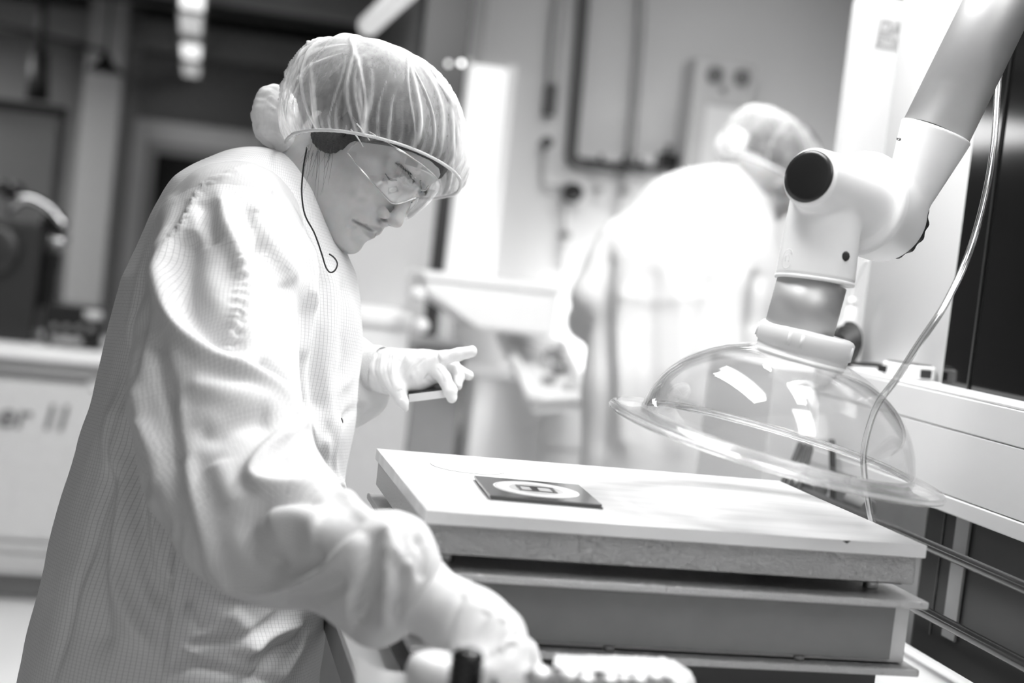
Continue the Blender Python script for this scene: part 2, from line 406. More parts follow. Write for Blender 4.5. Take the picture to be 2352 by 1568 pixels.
def C4(L): return [tuple(cam_pt(x, y, D))+(r*D/F,) for x, y, D, r in L]
def head_frame(O, pitch, yaw, flip=1):
    a = math.radians(pitch); s = math.radians(yaw)
    fw = np.array([math.cos(s)*math.cos(a), -math.cos(s)*math.sin(a), -math.sin(s)]) @ CM
    up = np.array([math.sin(a), math.cos(a), 0]) @ CM
    up = up-fw*(up@fw); up /= np.linalg.norm(up)
    lf = np.cross(up, fw); return O, np.stack([fw, lf, up])        # local (x fwd, y left, z up) rows
def head_sdf(p, neck=None):
    q = p.copy(); q[:, 1] = np.abs(q[:, 1])
    d = s_ell(q, (-.5, 0, 3.3), (9.8, 7.4, 8.2))
    d = smin(d, s_ell(q, (3.3, 0, -4), (5.5, 5.9, 7.2)), 2.2)
    d = smin(d, s_cap(q, (1.2, 4.4, -7.2), (6.9, 1.3, -10.0), 1.7, 1.35), 2.0)
    d = smin(d, s_ell(q, (7.35, 0, -9.85), (1.85, 2.1, 1.45)), 1.2)
    d = smin(d, s_ell(q, (7.2, 0, -6.7), (2.35, 2.7, 2.3)), 1.1)
    d = smin(d, s_ell(q, (5.9, 3.9, -3.1), (2.0, 2.0, 2.1)), 1.6)
    d = smax(d, -s_ell(q, (9.3, 3.2, -.5), (2.0, 2.0, 1.35)), .9)
    d = smin(d, s_cap(q, (8.6, .7, 1.15), (6.95, 4.5, 1.05), .85, .8), .9)
    d = smin(d, s_ell(q, (6.6, 3.15, -.5), (1.28, 1.45, 1.15)), .25)          # lidded eye
    d = smin(d, s_cap(q, (8.35, 2.2, .55), (6.9, 4.6, .05), .22, .2), .5)       # lid fold
    d = smin(d, s_cap(q, (8.5, 0, .7), (10.15, 0, -3.2), .7, .8), .9)
    d = smin(d, s_ell(q, (10.45, 0, -4.0), (1.05, .95, .9)), .5)
    d = smin(d, s_ell(q, (9.2, 1.15, -4.45), (.95, .62, .68)), .3)
    d = smin(d, s_cap(q, (9.9, 0, -4.7), (9.0, 0, -5.5), .35, .4), .3)
    d = smin(d, s_cap(q, (9.35, .25, -6.1), (8.65, 1.5, -6.5), .5, .34), .35)
    d = smin(d, s_cap(q, (8.65, 1.5, -6.5), (7.5, 2.7, -7.4), .34, .2), .4)
    d = smin(d, s_cap(q, (9.05, .0, -7.5), (8.2, 1.5, -7.75), .5, .36), .35)
    d = smax(d, -s_cap(q, (10.0, 0, -6.8), (8.95, 1.6, -7.05), .14, .12), .18)
    d = smax(d, -s_cap(q, (8.95, 1.6, -7.05), (7.9, 2.75, -7.75), .12, .1), .2)
    d = smax(d, -s_cap(q, (9.9, .6, -5.0), (9.3, .75, -4.8), .27, .22), .15)
    d = smin(d, s_ell(q, (-.8, 6.6, -1.6), (1.3, .5, 2.1)), .4)
    if neck is not None: d = smin(d, s_cap(p, (-2.6, 0, -3.5), neck, 5.9, 5.6), 2.2)
    return d
def head_tone(P):
    q = P.copy(); q[:, 1] = np.abs(q[:, 1])
    t = np.zeros(len(q))
    def add(d, w, a): 
        np.maximum(t, a*np.clip(1-d/w, 0, 1)**.7, out=t)
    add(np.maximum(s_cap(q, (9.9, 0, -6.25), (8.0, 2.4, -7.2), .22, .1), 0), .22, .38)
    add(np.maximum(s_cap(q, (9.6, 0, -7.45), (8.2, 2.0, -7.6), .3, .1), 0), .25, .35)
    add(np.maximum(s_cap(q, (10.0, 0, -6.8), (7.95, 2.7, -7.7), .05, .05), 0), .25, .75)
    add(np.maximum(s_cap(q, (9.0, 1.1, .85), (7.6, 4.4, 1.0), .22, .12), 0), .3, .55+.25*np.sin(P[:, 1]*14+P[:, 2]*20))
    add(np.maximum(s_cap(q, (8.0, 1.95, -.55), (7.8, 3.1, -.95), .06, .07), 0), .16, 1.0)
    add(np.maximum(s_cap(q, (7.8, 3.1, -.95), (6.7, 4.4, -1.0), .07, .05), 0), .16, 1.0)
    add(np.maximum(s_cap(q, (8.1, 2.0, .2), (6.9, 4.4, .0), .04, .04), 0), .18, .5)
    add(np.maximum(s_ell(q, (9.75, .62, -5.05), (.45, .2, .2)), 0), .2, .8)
    r = np.random.default_rng(3)
    for k in range(9):
        c = np.array([5+3*r.random(), -5.2+2*r.random(), -8+6*r.random()]); dd = np.linalg.norm(P-c, axis=1)
        t = np.maximum(t, .16*np.clip(1-dd/.9, 0, 1)*(np.linalg.norm(P-c, axis=1) < 1))
    return t
def fr_to_world(V, fr): return fr[0]+(np.asarray(V)/100.0) @ fr[1]
def cap_mesh(name, parent, C0, D, e1, nv, Hv, seed, m, nu=420, nt_=130, amp=.0055, pleats=86, rimt=.0):
    """bouffant cap: rim ellipse (pixels, metres) swept to a dome with gathered pleats"""
    r = np.random.default_rng(seed); s = D/F
    c = cam_pt(C0[0], C0[1], D)
    E1 = np.array([e1[0]*s, -e1[1]*s, 0]); E2 = np.array([nv[0]*s, -nv[1]*s, nv[2]]); H = np.array([Hv[0]*s, -Hv[1]*s, Hv[2] if len(Hv) > 2 else 0])
    ph = np.linspace(0, 2*PI, nu, endpoint=False); tt = np.linspace(0, 1, nt_)
    P, T = np.meshgrid(ph, tt, indexing='ij')
    cen = np.sort(r.random(pleats)*2*PI); wd = .009+.020*r.random(pleats)**2; am = .35+.65*r.random(pleats); sl = (r.random(pleats)-.5)*1.1; ht = .25+.75*r.random(pleats)
    crest = np.zeros_like(P)
    for k in range(pleats):
        dphi = (P-cen[k]-sl[k]*T-.05*np.sin(T*9+k)+PI) % (2*PI)-PI
        w = wd[k]*(1+1.0*T)
        crest += am[k]*np.exp(-(dphi/w)**2)*np.clip((ht[k]-T)/.3, 0, 1)*np.clip(.3+T/.12, 0, 1)
    crest += .35*np.clip(np.sin(P*61+4*np.sin(P*3)), 0, 1)*np.exp(-T/.07)
    low = .5*np.sin(P*5+2*T*3+seed)+.4*np.sin(P*9-T*5)+.3*np.sin(P*3+T*9+1)
    n = 2.5
    sT = np.sin(PI/2*T); g = (1-np.clip(sT, 0, 1)**n)**(1/n)
    g = g*(1-.10*np.exp(-T/.05)); 
    X = c+(np.cos(P)[..., None]*E1+np.sin(P)[..., None]*E2)*g[..., None]+H*(sT**1.0)[..., None]
    nrm = X-(c+H*.25); nrm /= np.linalg.norm(nrm, axis=-1)[..., None]+1e-9
    fade = np.sin(PI*np.clip(T*.93+.03, 0, 1))**.5
    X = X+nrm*(amp*crest+.0022*low*1.0)[..., None]*fade[..., None]
    V = to_world(X.reshape(-1, 3)); tone = (crest*.62-.02*0).reshape(-1)
    Q = []
    i = np.arange(nu); 
    for j in range(nt_-1):
        a = i*nt_+j; b = ((i+1) % nu)*nt_+j
        Q.append(np.stack([a, b, b+1, a+1], 1))
    return fast_mesh(name, V, np.concatenate(Q), m, parent, tone=tone), to_world(X[:, 1])
def flipQ(Q): return Q[:, ::-1]
def ribbed(name, A, B, ra, rb, parent, m, n=72, rings=9, flat=1.0, wav=.0012, depth_flat=1.0):
    """knitted cuff tube with ribs, between two cam-frame points"""
    A = np.array(A); B = np.array(B); ax = (B-A)/np.linalg.norm(B-A)
    e = np.array([0, 0, 1.0]); e = e-ax*(e@ax); e /= np.linalg.norm(e); f_ = np.cross(ax, e)
    V = []; Q = []
    for i in range(rings):
        t = i/(rings-1); R = ra+(rb-ra)*t+.002*math.sin(t*PI*2.2+1)
        for k in range(n*2):
            a = 2*PI*k/(n*2); rr = R+(wav if k % 2 else 0)
            V.append(A+(B-A)*t+rr*(e*math.cos(a)*depth_flat+f_*math.sin(a)))
    n2 = n*2
    for i in range(rings-1):
        for k in range(n2): Q.append((i*n2+k, i*n2+(k+1) % n2, (i+1)*n2+(k+1) % n2, (i+1)*n2+k))
    return mesh_obj(name, to_world(np.array(V)), Q, m, parent)
def simple_body(hip, feet, shoulders, r=.07):
    """trunk, legs under the gown (world metres)"""
    def f(p):
        d = s_cap(p, hip, (np.array(shoulders[0])+np.array(shoulders[1]))/2, .085, .09)
        d = smin(d, s_cap(p, shoulders[0], shoulders[1], .04), .06)
        for q in feet:
            q = np.array(q); k = (np.array(hip)*.45+q*.55); 
            d = smin(d, s_cap(p, np.array(hip)*.9+q*.1+(q-hip)*[.3, .3, 0], q+[0, 0, .08], .075, .035), .03)
        return d
    return f
# ---------------------------------------------------------------- the woman at the table
FLOORP = np.array([0.0, 1.80, 0.0])
HF = head_frame(at(849, 343, D=1.80), 45, 28)
neckl = (at(668, 470, D=1.80)-HF[0]) @ HF[1].T*100
V, Q = nets(lambda p: head_sdf(p, neckl), (-24, -11, -27), (13, 11, 14), .17, slack=1.7)
Vn = vnormals(V, Q); tone = head_tone(V)
Wc = to_cam(fr_to_world(V, HF)); Nc = (Vn @ HF[1]) @ CM.T
face_strokes = [
 ([(872, 470), (858, 492), (853, 508), (838, 505)], 6, -.0008),            # fold from nose wing
 ([(838, 486), (812, 503), (796, 520), (800, 540)], 9, .0010),
 ([(822, 519), (806, 520), (795, 528)], 5, -.0012),
 ([(846, 556), (820, 548), (805, 540)], 8, -.0012),
 ([(871, 492), (868, 500), (874, 507)], 4, -.0012),
 ([(893, 428), (915, 436), (930, 434)], 4, -.0007),
 ([(716, 330), (712, 400), (724, 450)], 14, -.0015),
 ([(672, 390), (690, 440), (712, 480)], 8, -.0015), ([(700, 470), (722, 510), (742, 545)], 8, -.0025)]
Wc = sculpt(Wc, Nc, face_strokes)
headV = to_world(Wc); headQ = Q
bodyf = simple_body(np.array([-.02, 1.80, .86]), [np.array([-.03, 1.69, 0.03]), np.array([-.05, 1.90, 0.03])], [(0.03, 1.68, 1.33), (.09, 1.95, 1.33)])
bV, bQ = nets(bodyf, (-.35, 1.5, 0), (.45, 2.15, 1.5), .012)
ft = [];
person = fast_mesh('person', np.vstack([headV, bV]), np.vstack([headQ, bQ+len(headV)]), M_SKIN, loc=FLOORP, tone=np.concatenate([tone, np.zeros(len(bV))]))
props(person, 'person in white gridded cleanroom gown, bouffant cap and safety glasses bending over the white-topped table', 'person')
# trousers and shoes
for (x, y) in ((-.03, 1.69), (-.05, 1.90)):
    V, Q = nets(lambda p: smin(s_cap(p, (x-.0, y, .045), (x+.12, y, .035), .042, .038), s_cap(p, (x-.01, y, .1), (x-.01, y, .05), .045), .02), (x-.1, y-.1, -.02), (x+.22, y+.1, .2), .008)
    V[:, 2] = np.maximum(V[:, 2], 0); fast_mesh('shoe', V, Q, M_SHOE, person)
V, Q = nets(lambda p: smin(s_cap(p, (-.03, 1.72, .6), (-.03, 1.69, .1), .095, .065), s_cap(p, (-.04, 1.88, .6), (-.05, 1.90, .1), .095, .065), .02), (-.2, 1.55, 0), (.15, 2.05, .75), .012)
fast_mesh('trousers', V, Q, M_TROU, person)
# ---- gown
torso = C4([(612, 452, 1.80, 90), (556, 522, 1.80, 150), (560, 638, 1.80, 226), (556, 760, 1.79, 250), (530, 900, 1.79, 258), (502, 1030, 1.78, 264), (470, 1190, 1.78, 284), (432, 1370, 1.77, 294), (398, 1568, 1.77, 302)])
hem = to_cam(np.array([-.07, 1.79, .36])); torso.append(tuple(hem)+(.175,))
arm1 = C4([(535, 525, 1.67, 135), (515, 640, 1.62, 160), (498, 780, 1.58, 176), (488, 900, 1.54, 186), (520, 1050, 1.50, 188), (590, 1180, 1.45, 182), (650, 1235, 1.42, 150)])
arm2 = C4([(640, 1225, 1.42, 150), (740, 1262, 1.37, 132), (820, 1300, 1.33, 128), (890, 1300, 1.30, 122), (925, 1330, 1.29, 92)])
arm2b = C4([(850, 1330, 1.31, 110), (868, 1400, 1.30, 84)])
farm = C4([(640, 560, 1.95, 110), (690, 760, 1.95, 100), (715, 880, 1.94, 100), (800, 890, 1.90, 84)])
farm2 = C4([(760, 930, 1.92, 60), (842, 915, 1.89, 42)])
ZUP = np.array([VR[2], VU[2], VF[2]])
KD = 1.28
def torso_d(p):
    q = p.copy(); q[:, 2] = 1.79+(q[:, 2]-1.79)/KD
    T = [(a, b, 1.79+(c-1.79)/KD, r) for a, b, c, r in torso]
    return s_chain(q, T, .05)
def gown_sdf(p):
    d = torso_d(p)
    d = smin(d, s_cap(p, arm1[0][:3], cam_pt(640, 520, 1.93), .060, .058), .07)
    a = smin(s_chain(p, arm1, .02), smin(s_chain(p, arm2, .015), s_chain(p, arm2b), .02), .03)
    d = smin(d, a, .022)
    b = smin(s_chain(p, farm, .03), s_chain(p, farm2), .03); d = smin(d, b, .02)
    # chest front edge: placket standing slightly proud
    h = -((to_world_z(p))-.42)
    return smax(d, h, .01)
def to_world_z(p): return 1.4+p@ZUP
V, Q = nets(gown_sdf, (-.75, -1.15, 1.15), (.1, .40, 2.2), .0042)
for _ in range(2):                                # relax
    acc = np.zeros_like(V); cn = np.zeros(len(V))
    for a, b in ((0, 1), (1, 2), (2, 3), (3, 0)):
        np.add.at(acc, Q[:, a], V[Q[:, b]]); np.add.at(cn, Q[:, a], 1)
    V = .5*V+.5*acc/cn[:, None]
Nn = vnormals(V, Q)
FOLDS = [
 # sleeve, shoulder to elbow
 ([(395, 470), (372, 560), (372, 650), (398, 735), (455, 795), (560, 850), (640, 905), (690, 965), (722, 1020)], 20, .015),
 ([(430, 520), (425, 620), (440, 700), (500, 770), (570, 800)], 34, -.016),
 ([(505, 450), (520, 520), (545, 580), (560, 640)], 18, .009),
 ([(470, 455), (480, 520), (490, 560)], 22, -.010),
 ([(575, 455), (600, 520), (640, 580), (690, 650), (720, 720)], 20, .008),
 ([(560, 480), (590, 540), (585, 590)], 18, -.007),
 ([(700, 560), (716, 640), (708, 740), (690, 830)], 18, .008),
 ([(655, 640), (668, 720), (650, 820)], 26, -.008),
 ([(735, 600), (738, 720), (726, 860), (735, 960)], 16, -.009),
 ([(760, 600), (768, 720), (752, 850), (760, 1000)], 14, .004),
 ([(790, 640), (788, 740), (790, 830), (778, 880)], 10, -.005),
 ([(806, 690), (818, 770), (812, 840), (790, 900)], 9, .004),
 ([(590, 830), (640, 860), (672, 905), (690, 950)], 18, -.010),
 ([(310, 880), (330, 960), (372, 1060), (395, 1180)], 16, .008),
 ([(350, 760), (366, 860), (398, 960), (412, 1080)], 24, -.012),
 ([(410, 900), (412, 980), (440, 1100), (475, 1230), (500, 1330)], 18, .009),
 ([(450, 985), (490, 1000), (540, 975), (620, 960)], 24, -.008),
 ([(430, 880), (520, 905), (610, 925), (665, 985)], 26, .008),
 ([(500, 1060), (520, 1120), (545, 1160)], 28, .006),
 ([(690, 985), (640, 1010), (600, 1050), (578, 1092), (610, 1118), (680, 1122), (760, 1108), (812, 1150), (840, 1185)], 15, .013),
 ([(640, 1060), (690, 1070), (735, 1060)], 24, -.011),
 ([(745, 1150), (680, 1150), (610, 1165), (572, 1210), (590, 1270), (650, 1310)], 20, -.010),
 ([(620, 1200), (680, 1190), (740, 1210)], 34, .010),
 ([(610, 1290), (680, 1310), (750, 1280)], 22, -.007),
 ([(500, 1310), (540, 1352), (640, 1350), (740, 1312), (820, 1248), (850, 1200)], 15, .010),
 ([(640, 1390), (720, 1370), (790, 1330)], 22, -.010),
 ([(845, 1210), (850, 1290), (835, 1370), (820, 1440)], 22, -.013),
 ([(885, 1205), (905, 1260), (940, 1310)], 14, .009), ([(885, 1240), (888, 1330), (880, 1440)], 10, .008),
 ([(922, 1270), (925, 1350), (905, 1430)], 12, -.008), ([(960, 1230), (975, 1270), (968, 1330)], 10, -.006), ([(800, 1360), (800, 1420)], 10, .005),
 ([(545, 590), (556, 650), (548, 720), (530, 790), (545, 840)], 17, .0065, 19),      # gathered seam
 ([(555, 640), (560, 700), (545, 780)], 10, -.005, 13),
 ([(640, 425), (600, 475), (580, 520)], 7, .004, 9), ([(720, 600), (706, 660), (700, 700)], 7, .003, 9),
 ([(590, 372), (520, 400), (460, 430), (420, 500), (380, 570)], 6, .004, 10),
 # back and skirt
 ([(425, 470), (375, 560), (345, 660), (318, 780), (290, 900), (262, 1010), (212, 1220), (150, 1450), (120, 1568)], 9, -.006),
 ([(400, 440), (352, 540), (322, 650), (298, 780)], 10, .005),
 ([(285, 900), (262, 1010), (275, 1150), (260, 1300), (300, 1420), (350, 1490)], 22, .012),
 ([(262, 1060), (245, 1200), (230, 1350), (240, 1500)], 26, -.012),
 ([(318, 1000), (318, 1120), (330, 1250), (380, 1400)], 22, -.015),
 ([(345, 1130), (352, 1250), (365, 1330)], 16, .008),
 ([(375, 1120), (350, 1050), (330, 960)], 16, .008),
 ([(400, 1190), (392, 1300), (384, 1420), (368, 1568)], 5, .004, 8), ([(412, 1190), (404, 1300), (396, 1420), (380, 1568)], 7, -.004),
 ([(430, 1480), (520, 1470), (600, 1440), (660, 1400)], 10, -.006), ([(560, 1500), (620, 1460), (700, 1430)], 12, .008),
 ([(380, 1545), (450, 1530), (560, 1550), (640, 1568)], 10, -.006), ([(455, 1500), (420, 1490)], 8, .006),
 ([(590, 1568), (620, 1510), (690, 1470), (700, 1430)], 12, -.010), ([(640, 1560), (680, 1500), (712, 1440)], 10, .008),
 ([(520, 1400), (560, 1450), (570, 1500)], 30, .009), ([(440, 1380), (470, 1450)], 22, -.008),
 ([(745, 1000), (750, 1100)], 10, .005), ([(780, 960), (765, 1040), (772, 1100)], 8, .005),
 ([(835, 930), (800, 950), (785, 975)], 8, -.006),
]
V = sculpt(V, Nn, FOLDS)
Nn = vnormals(V, Q)
V = V+Nn*(.0016*vnoise(V, 38, 1)+.0009*vnoise(V*[1, .5, 1], 95, 2))[:, None]
# weave coordinates: around and along whichever tube a point belongs to
def chain_uv(P, ch, rad):
    C = spline([c[:3] for c in ch], 6); best = np.full(len(P), 1e9); u = np.zeros(len(P)); v = np.zeros(len(P)); acc = 0
    for a, b in zip(C[:-1], C[1:]):
        L = np.linalg.norm(b-a); ax = (b-a)/L; t = np.clip((P-a)@ax, 0, L); q = P-a-t[:, None]*ax; d = np.linalg.norm(q, axis=1)
        e = np.array([0, 0, -1.0]); e = e-ax*(e@ax); e /= np.linalg.norm(e); f_ = np.cross(ax, e)
        m = d < best; best[m] = d[m]; ang = np.arctan2(q@f_, q@e); u[m] = ang[m]*rad; v[m] = (acc+t)[m]; acc += L
    return u, v
def axis_uv(P, ch, rad):
    C = np.array([c[:3] for c in ch]); ax = C[-2]-C[1]; ax /= np.linalg.norm(ax); v = (P-C[0])@ax
    cv = (C-C[0])@ax; ctr = np.stack([np.interp(v, cv, C[:, i]) for i in range(3)], 1); q = P-ctr
    e = np.array([0, 0, -1.0]); e = e-ax*(e@ax); e /= np.linalg.norm(e); f_ = np.cross(ax, e)
    return np.arctan2(q@f_, q@e)*rad, v
uT, vT = axis_uv(V, torso, .15); uA, vA = chain_uv(V, arm1+arm2[1:], .078); uF, vF = chain_uv(V, farm, .06)
q = V.copy(); q[:, 2] = 1.79+(q[:, 2]-1.79)/KD
dT = torso_d(V); dA = np.minimum(s_chain(V, arm1), s_chain(V, arm2)); dF = np.minimum(s_chain(V, farm), s_chain(V, farm2))
cl = np.argmin(np.stack([dT, dA, dF]), 0)
uv = np.stack([np.choose(cl, [uT, uA, uF]), np.choose(cl, [vT, vA, vF])], 1)
gown = fast_mesh('gown', to_world(V), flipQ(Q), M_GOWN, person, uv=uv)
def strip(name, ctr, wv, thick, m, parent, uvw=None, n=60):
    """a band of cloth along a 3-D curve, wv = width vectors at the control points (cam frame)"""
    A = spline(ctr, 8); Wd = spline(wv, 8); B = A+Wd
    T = np.gradient(A, axis=0); nn = np.cross(T, Wd); nn /= np.linalg.norm(nn, axis=1)[:, None]
    V = []; Q = []; rows = 5; k = len(A)
    for s in (1, -1):
        for j in range(rows):
            t = j/(rows-1); bulge = .002*math.sin(PI*t)
            V.append(A+(B-A)*t+nn*(s*thick/2+bulge))
    V = np.concatenate(V); L = 2*rows
    order = [j for j in range(rows)]+[rows+j for j in range(rows-1, -1, -1)]
    for a, b in zip(order, order[1:]+order[:1]):
        for i in range(k-1): Q.append((a*k+i, a*k+i+1, b*k+i+1, b*k+i))
    Q.append([o*k for o in order]); Q.append([o*k+k-1 for o in order][::-1])
    o = mesh_obj(name, to_world(V), Q, m, parent)
    l = o.data.uv_layers.new(name='weave')
    arc = np.concatenate([[0], np.cumsum(np.linalg.norm(np.diff(A, axis=0), axis=1))])
    for lp in o.data.loops:
        r_, i = divmod(lp.vertex_index, k); l.data[lp.index].uv = (arc[i], (r_ % rows)/(rows-1)*np.linalg.norm(Wd[i]))
    return o
def cp(x, y, D): return cam_pt(x, y, D)
cen = [cp(575, 350, 1.84), cp(592, 352, 1.80), cp(622, 366, 1.745), cp(652, 402, 1.715), (cp(690, 468, 1.70)), cp(722, 532, 1.70), cp(752, 590, 1.715), cp(778, 628, 1.75)]
wv = [cp(575, 375, 1.84)-cp(575, 350, 1.84), np.array([.004, -.016, 0]), np.array([-.006, -.017, -.004]), np.array([-.010, -.013, -.004]), np.array([-.012, -.010, -.003]), np.array([-.012, -.008, -.002]), np.array([-.012, -.007, 0]), np.array([-.010, -.008, 0])]
strip('collar', cen, wv, .002, M_GOWN, gown)
# far side of the collar showing its lining below the chin
cen = [cp(742, 530, 1.76), cp(762, 548, 1.78), cp(785, 562, 1.80), cp(802, 572, 1.80)]
wv = [np.array([.004, -.022, .004]), np.array([.004, -.028, .004]), np.array([.002, -.034, 0]), np.array([-.006, -.036, -.004])]
strip('collar_front', cen, wv, .002, M_GOWN, gown)
for (x, y, D) in ((781, 640, 1.745), (780, 968, 1.735)):
    MB().lathe([(.0001, 0), (.005, 0), (.0055, .001), (.004, .0022), (.0001, .0025)], to_world(cp(x, y, D)), to_world(cp(x, y, D))*0-VF*.6+VR*.8, 20).build('snap_button', mat('snap_metal', .25, .3, 1), gown)
# ---- cuffs, gloves
ribbed('cuff', cp(812, 838, 1.885), cp(872, 850, 1.87), .036, .0285, person, M_KNIT)
ribbed('cuff', cp(940, 1352, 1.30), cp(1050, 1418, 1.275), .036, .031, person, M_KNIT, wav=.0008)
# bare-print smudge by the left cuff is a printed mark on the glove edge
g1 = C4([(866, 851, 1.87, 49), (905, 853, 1.87, 51), (950, 850, 1.86, 46), (988, 838, 1.86, 33)])
g1b = C4([(925, 868, 1.865, 30), (965, 876, 1.86, 20), (1000, 868, 1.86, 13)])
fing = [C4([(978, 828, 1.85, 25), (1020, 821, 1.85, 16.5), (1052, 814, 1.85, 15), (1083, 807, 1.85, 13.5)]),
        C4([(895, 862, 1.845, 27), (912, 893, 1.835, 20), (924, 922, 1.83, 14), (931, 938, 1.83, 8)]),
        C4([(998, 842, 1.85, 22), (1020, 868, 1.84, 16.5), (1034, 897, 1.835, 15.5), (1038, 912, 1.835, 13)]),
        C4([(1005, 833, 1.88, 17), (1042, 841, 1.885, 14.5), (1054, 866, 1.88, 13), (1050, 886, 1.87, 11)]),
        C4([(1015, 838, 1.90, 15), (1050, 848, 1.905, 12.5), (1077, 862, 1.905, 11)])]
def glove1(p):
    d = smin(s_chain(p, g1, .01), s_chain(p, g1b), .012)
    d = smin(d, s_chain(p, fing[1], .004), .010)
    d = smin(d, s_chain(p, fing[0], .003), .008)
    for k in (2, 3, 4): d = smin(d, s_chain(p, fing[k], .003), .0035)
    return d
V, Q = nets(glove1, (-.21, -.11, 1.76), (-.02, .02, 1.98), .0013)
Nn = vnormals(V, Q)
gl_str = [([(868, 805), (860, 850), (878, 900)], 3, -.0012), ([(880, 805), (874, 850), (890, 895)], 3, .001), ([(893, 806), (888, 850), (900, 890)], 3, -.001), ([(905, 812), (900, 860)], 3, .001),
          ([(915, 850), (930, 815), (940, 805)], 3, -.0009), ([(930, 862), (945, 835), (965, 815)], 3, .001), ([(938, 866), (955, 842), (978, 822)], 3, -.0011), ([(945, 870), (962, 850)], 3, .0008),
          ([(1004, 806), (1006, 822), (1013, 836)], 2.5, -.0012), ([(1010, 806), (1014, 828)], 2.5, .0008), ([(1028, 800), (1031, 812)], 2.5, -.0007), ([(1003, 845), (1015, 862), (1020, 880)], 3, -.0008),
          ([(985, 860), (978, 870), (990, 878)], 3, -.0015), ([(912, 900), (925, 895)], 3, -.0008), ([(918, 915), (933, 908)], 2.5, -.0008), ([(1050, 855), (1046, 862)], 2.5, -.0006)]
V = sculpt(V, Nn, gl_str)+0*V
V = V+vnormals(V, Q)*(.0004*vnoise(V, 260, 5))[:, None]
fast_mesh('glove', to_world(V), flipQ(Q), M_GLOVE, person)
g2 = C4([(1030, 1408, 1.28, 84), (1085, 1440, 1.26, 80), (1138, 1462, 1.24, 70)])
f2 = [C4([(1150, 1460, 1.24, 44), (1182, 1500, 1.22, 34), (1198, 1560, 1.205, 28), (1200, 1620, 1.20, 24), (1190, 1665, 1.20, 21)]),
      C4([(1130, 1480, 1.23, 44), (1150, 1530, 1.205, 34), (1158, 1600, 1.19, 28), (1150, 1660, 1.19, 23)]),
      C4([(1100, 1480, 1.23, 42), (1112, 1550, 1.195, 32), (1110, 1615, 1.185, 27), (1100, 1660, 1.185, 22)]),
      C4([(1070, 1470, 1.235, 38), (1075, 1545, 1.20, 28), (1070, 1600, 1.195, 24), (1066, 1635, 1.195, 20)]),
      C4([(1090, 1450, 1.27, 50), (1200, 1500, 1.26, 34), (1232, 1560, 1.25, 27), (1236, 1600, 1.245, 23)])]
def glove2(p):
    d = s_chain(p, g2, .02)
    for k in range(5): d = smin(d, s_chain(p, f2[k], .006), .013)
    return d
V, Q = nets(glove2, (-.12, -.36, 1.12), (.08, -.15, 1.34), .0018)
V = sculpt(V, vnormals(V, Q), [([(1120, 1400), (1095, 1450), (1062, 1485)], 13, -.0022), ([(1158, 1420), (1130, 1475), (1105, 1520)], 13, -.0025), ([(1180, 1440), (1150, 1500)], 10, .003), ([(1065, 1360), (1035, 1430), (1015, 1490)], 9, -.0022), ([(1190, 1470), (1160, 1480), (1130, 1500)], 6, .002)])
fast_mesh('glove', to_world(V), flipQ(Q), M_GLOVE, person)
# ---- hair under the cap, strands at the temple
def hair_sdf(p):
    q = p.copy(); q[:, 1] = np.abs(q[:, 1]); d = smax(s_ell(p, (-.7, 0, 3.5), (10.15, 7.85, 8.55))+.06*np.sin(p[:, 1]*3+np.sin(p[:, 0])), -(-.6*p[:, 0]+.8*p[:, 2]+2.2), .4)
    return smin(d, s_ell(q, (-1.2, 6.1, -1.7), (3.0, 1.75, 2.9))+.10*np.sin(p[:, 0]*9+p[:, 2]*2), .8)
V, Q = nets(hair_sdf, (-13, -10, -8), (12, 10, 14), .25)
hair = fast_mesh('hair', fr_to_world(V, HF), Q, M_HAIR, person)
st = MB(); r_ = np.random.default_rng(12)
for k in range(30):
    x0 = 705+r_.random()*62; y0 = 330+r_.random()*22; D0 = 1.690+r_.random()*.012
    L = 18+r_.random()**3*110; dx = -4-r_.random()*22
    st.tube([to_world(cp(x0, y0, D0)), to_world(cp(x0+dx*.4, y0+L*.5, D0-.003)), to_world(cp(x0+dx, y0+L, D0+.004))], [.00018, .00014, .00007], n=4, sub=5)
st.build('hair_strands', M_HAIR, hair)
# ---- bouffant cap
capo, rim = cap_mesh('bouffant_cap', person, (860, 384), 1.80, (214, 34), (-32, -54, -.108), (6, -272, .0), 5, M_SHEER)
MB().tube(list(rim[::6])+[rim[0]], .0021, n=8, sub=3).build('elastic_band', M_BAND, capo)
def bun(p):
    d = s_ell(p, cp(632, 268, 1.80), (.030, .040, .038)); d = smin(d, s_ell(p, cp(655, 315, 1.79), (.016, .024, .03)), .012)
    return d+.0016*vnoise(p, 170, 9)+.001*vnoise(p, 420, 10)
V, Q = nets(bun, cp(560, 400, 1.80)-[0, 0, .06], cp(720, 160, 1.80)+[0, 0, .06], .0022)
fast_mesh('cap_pouch', to_world(V), flipQ(Q), M_SHEER2, capo, tone=.1+.3*np.clip(vnoise(V, 200, 4), 0, 1))
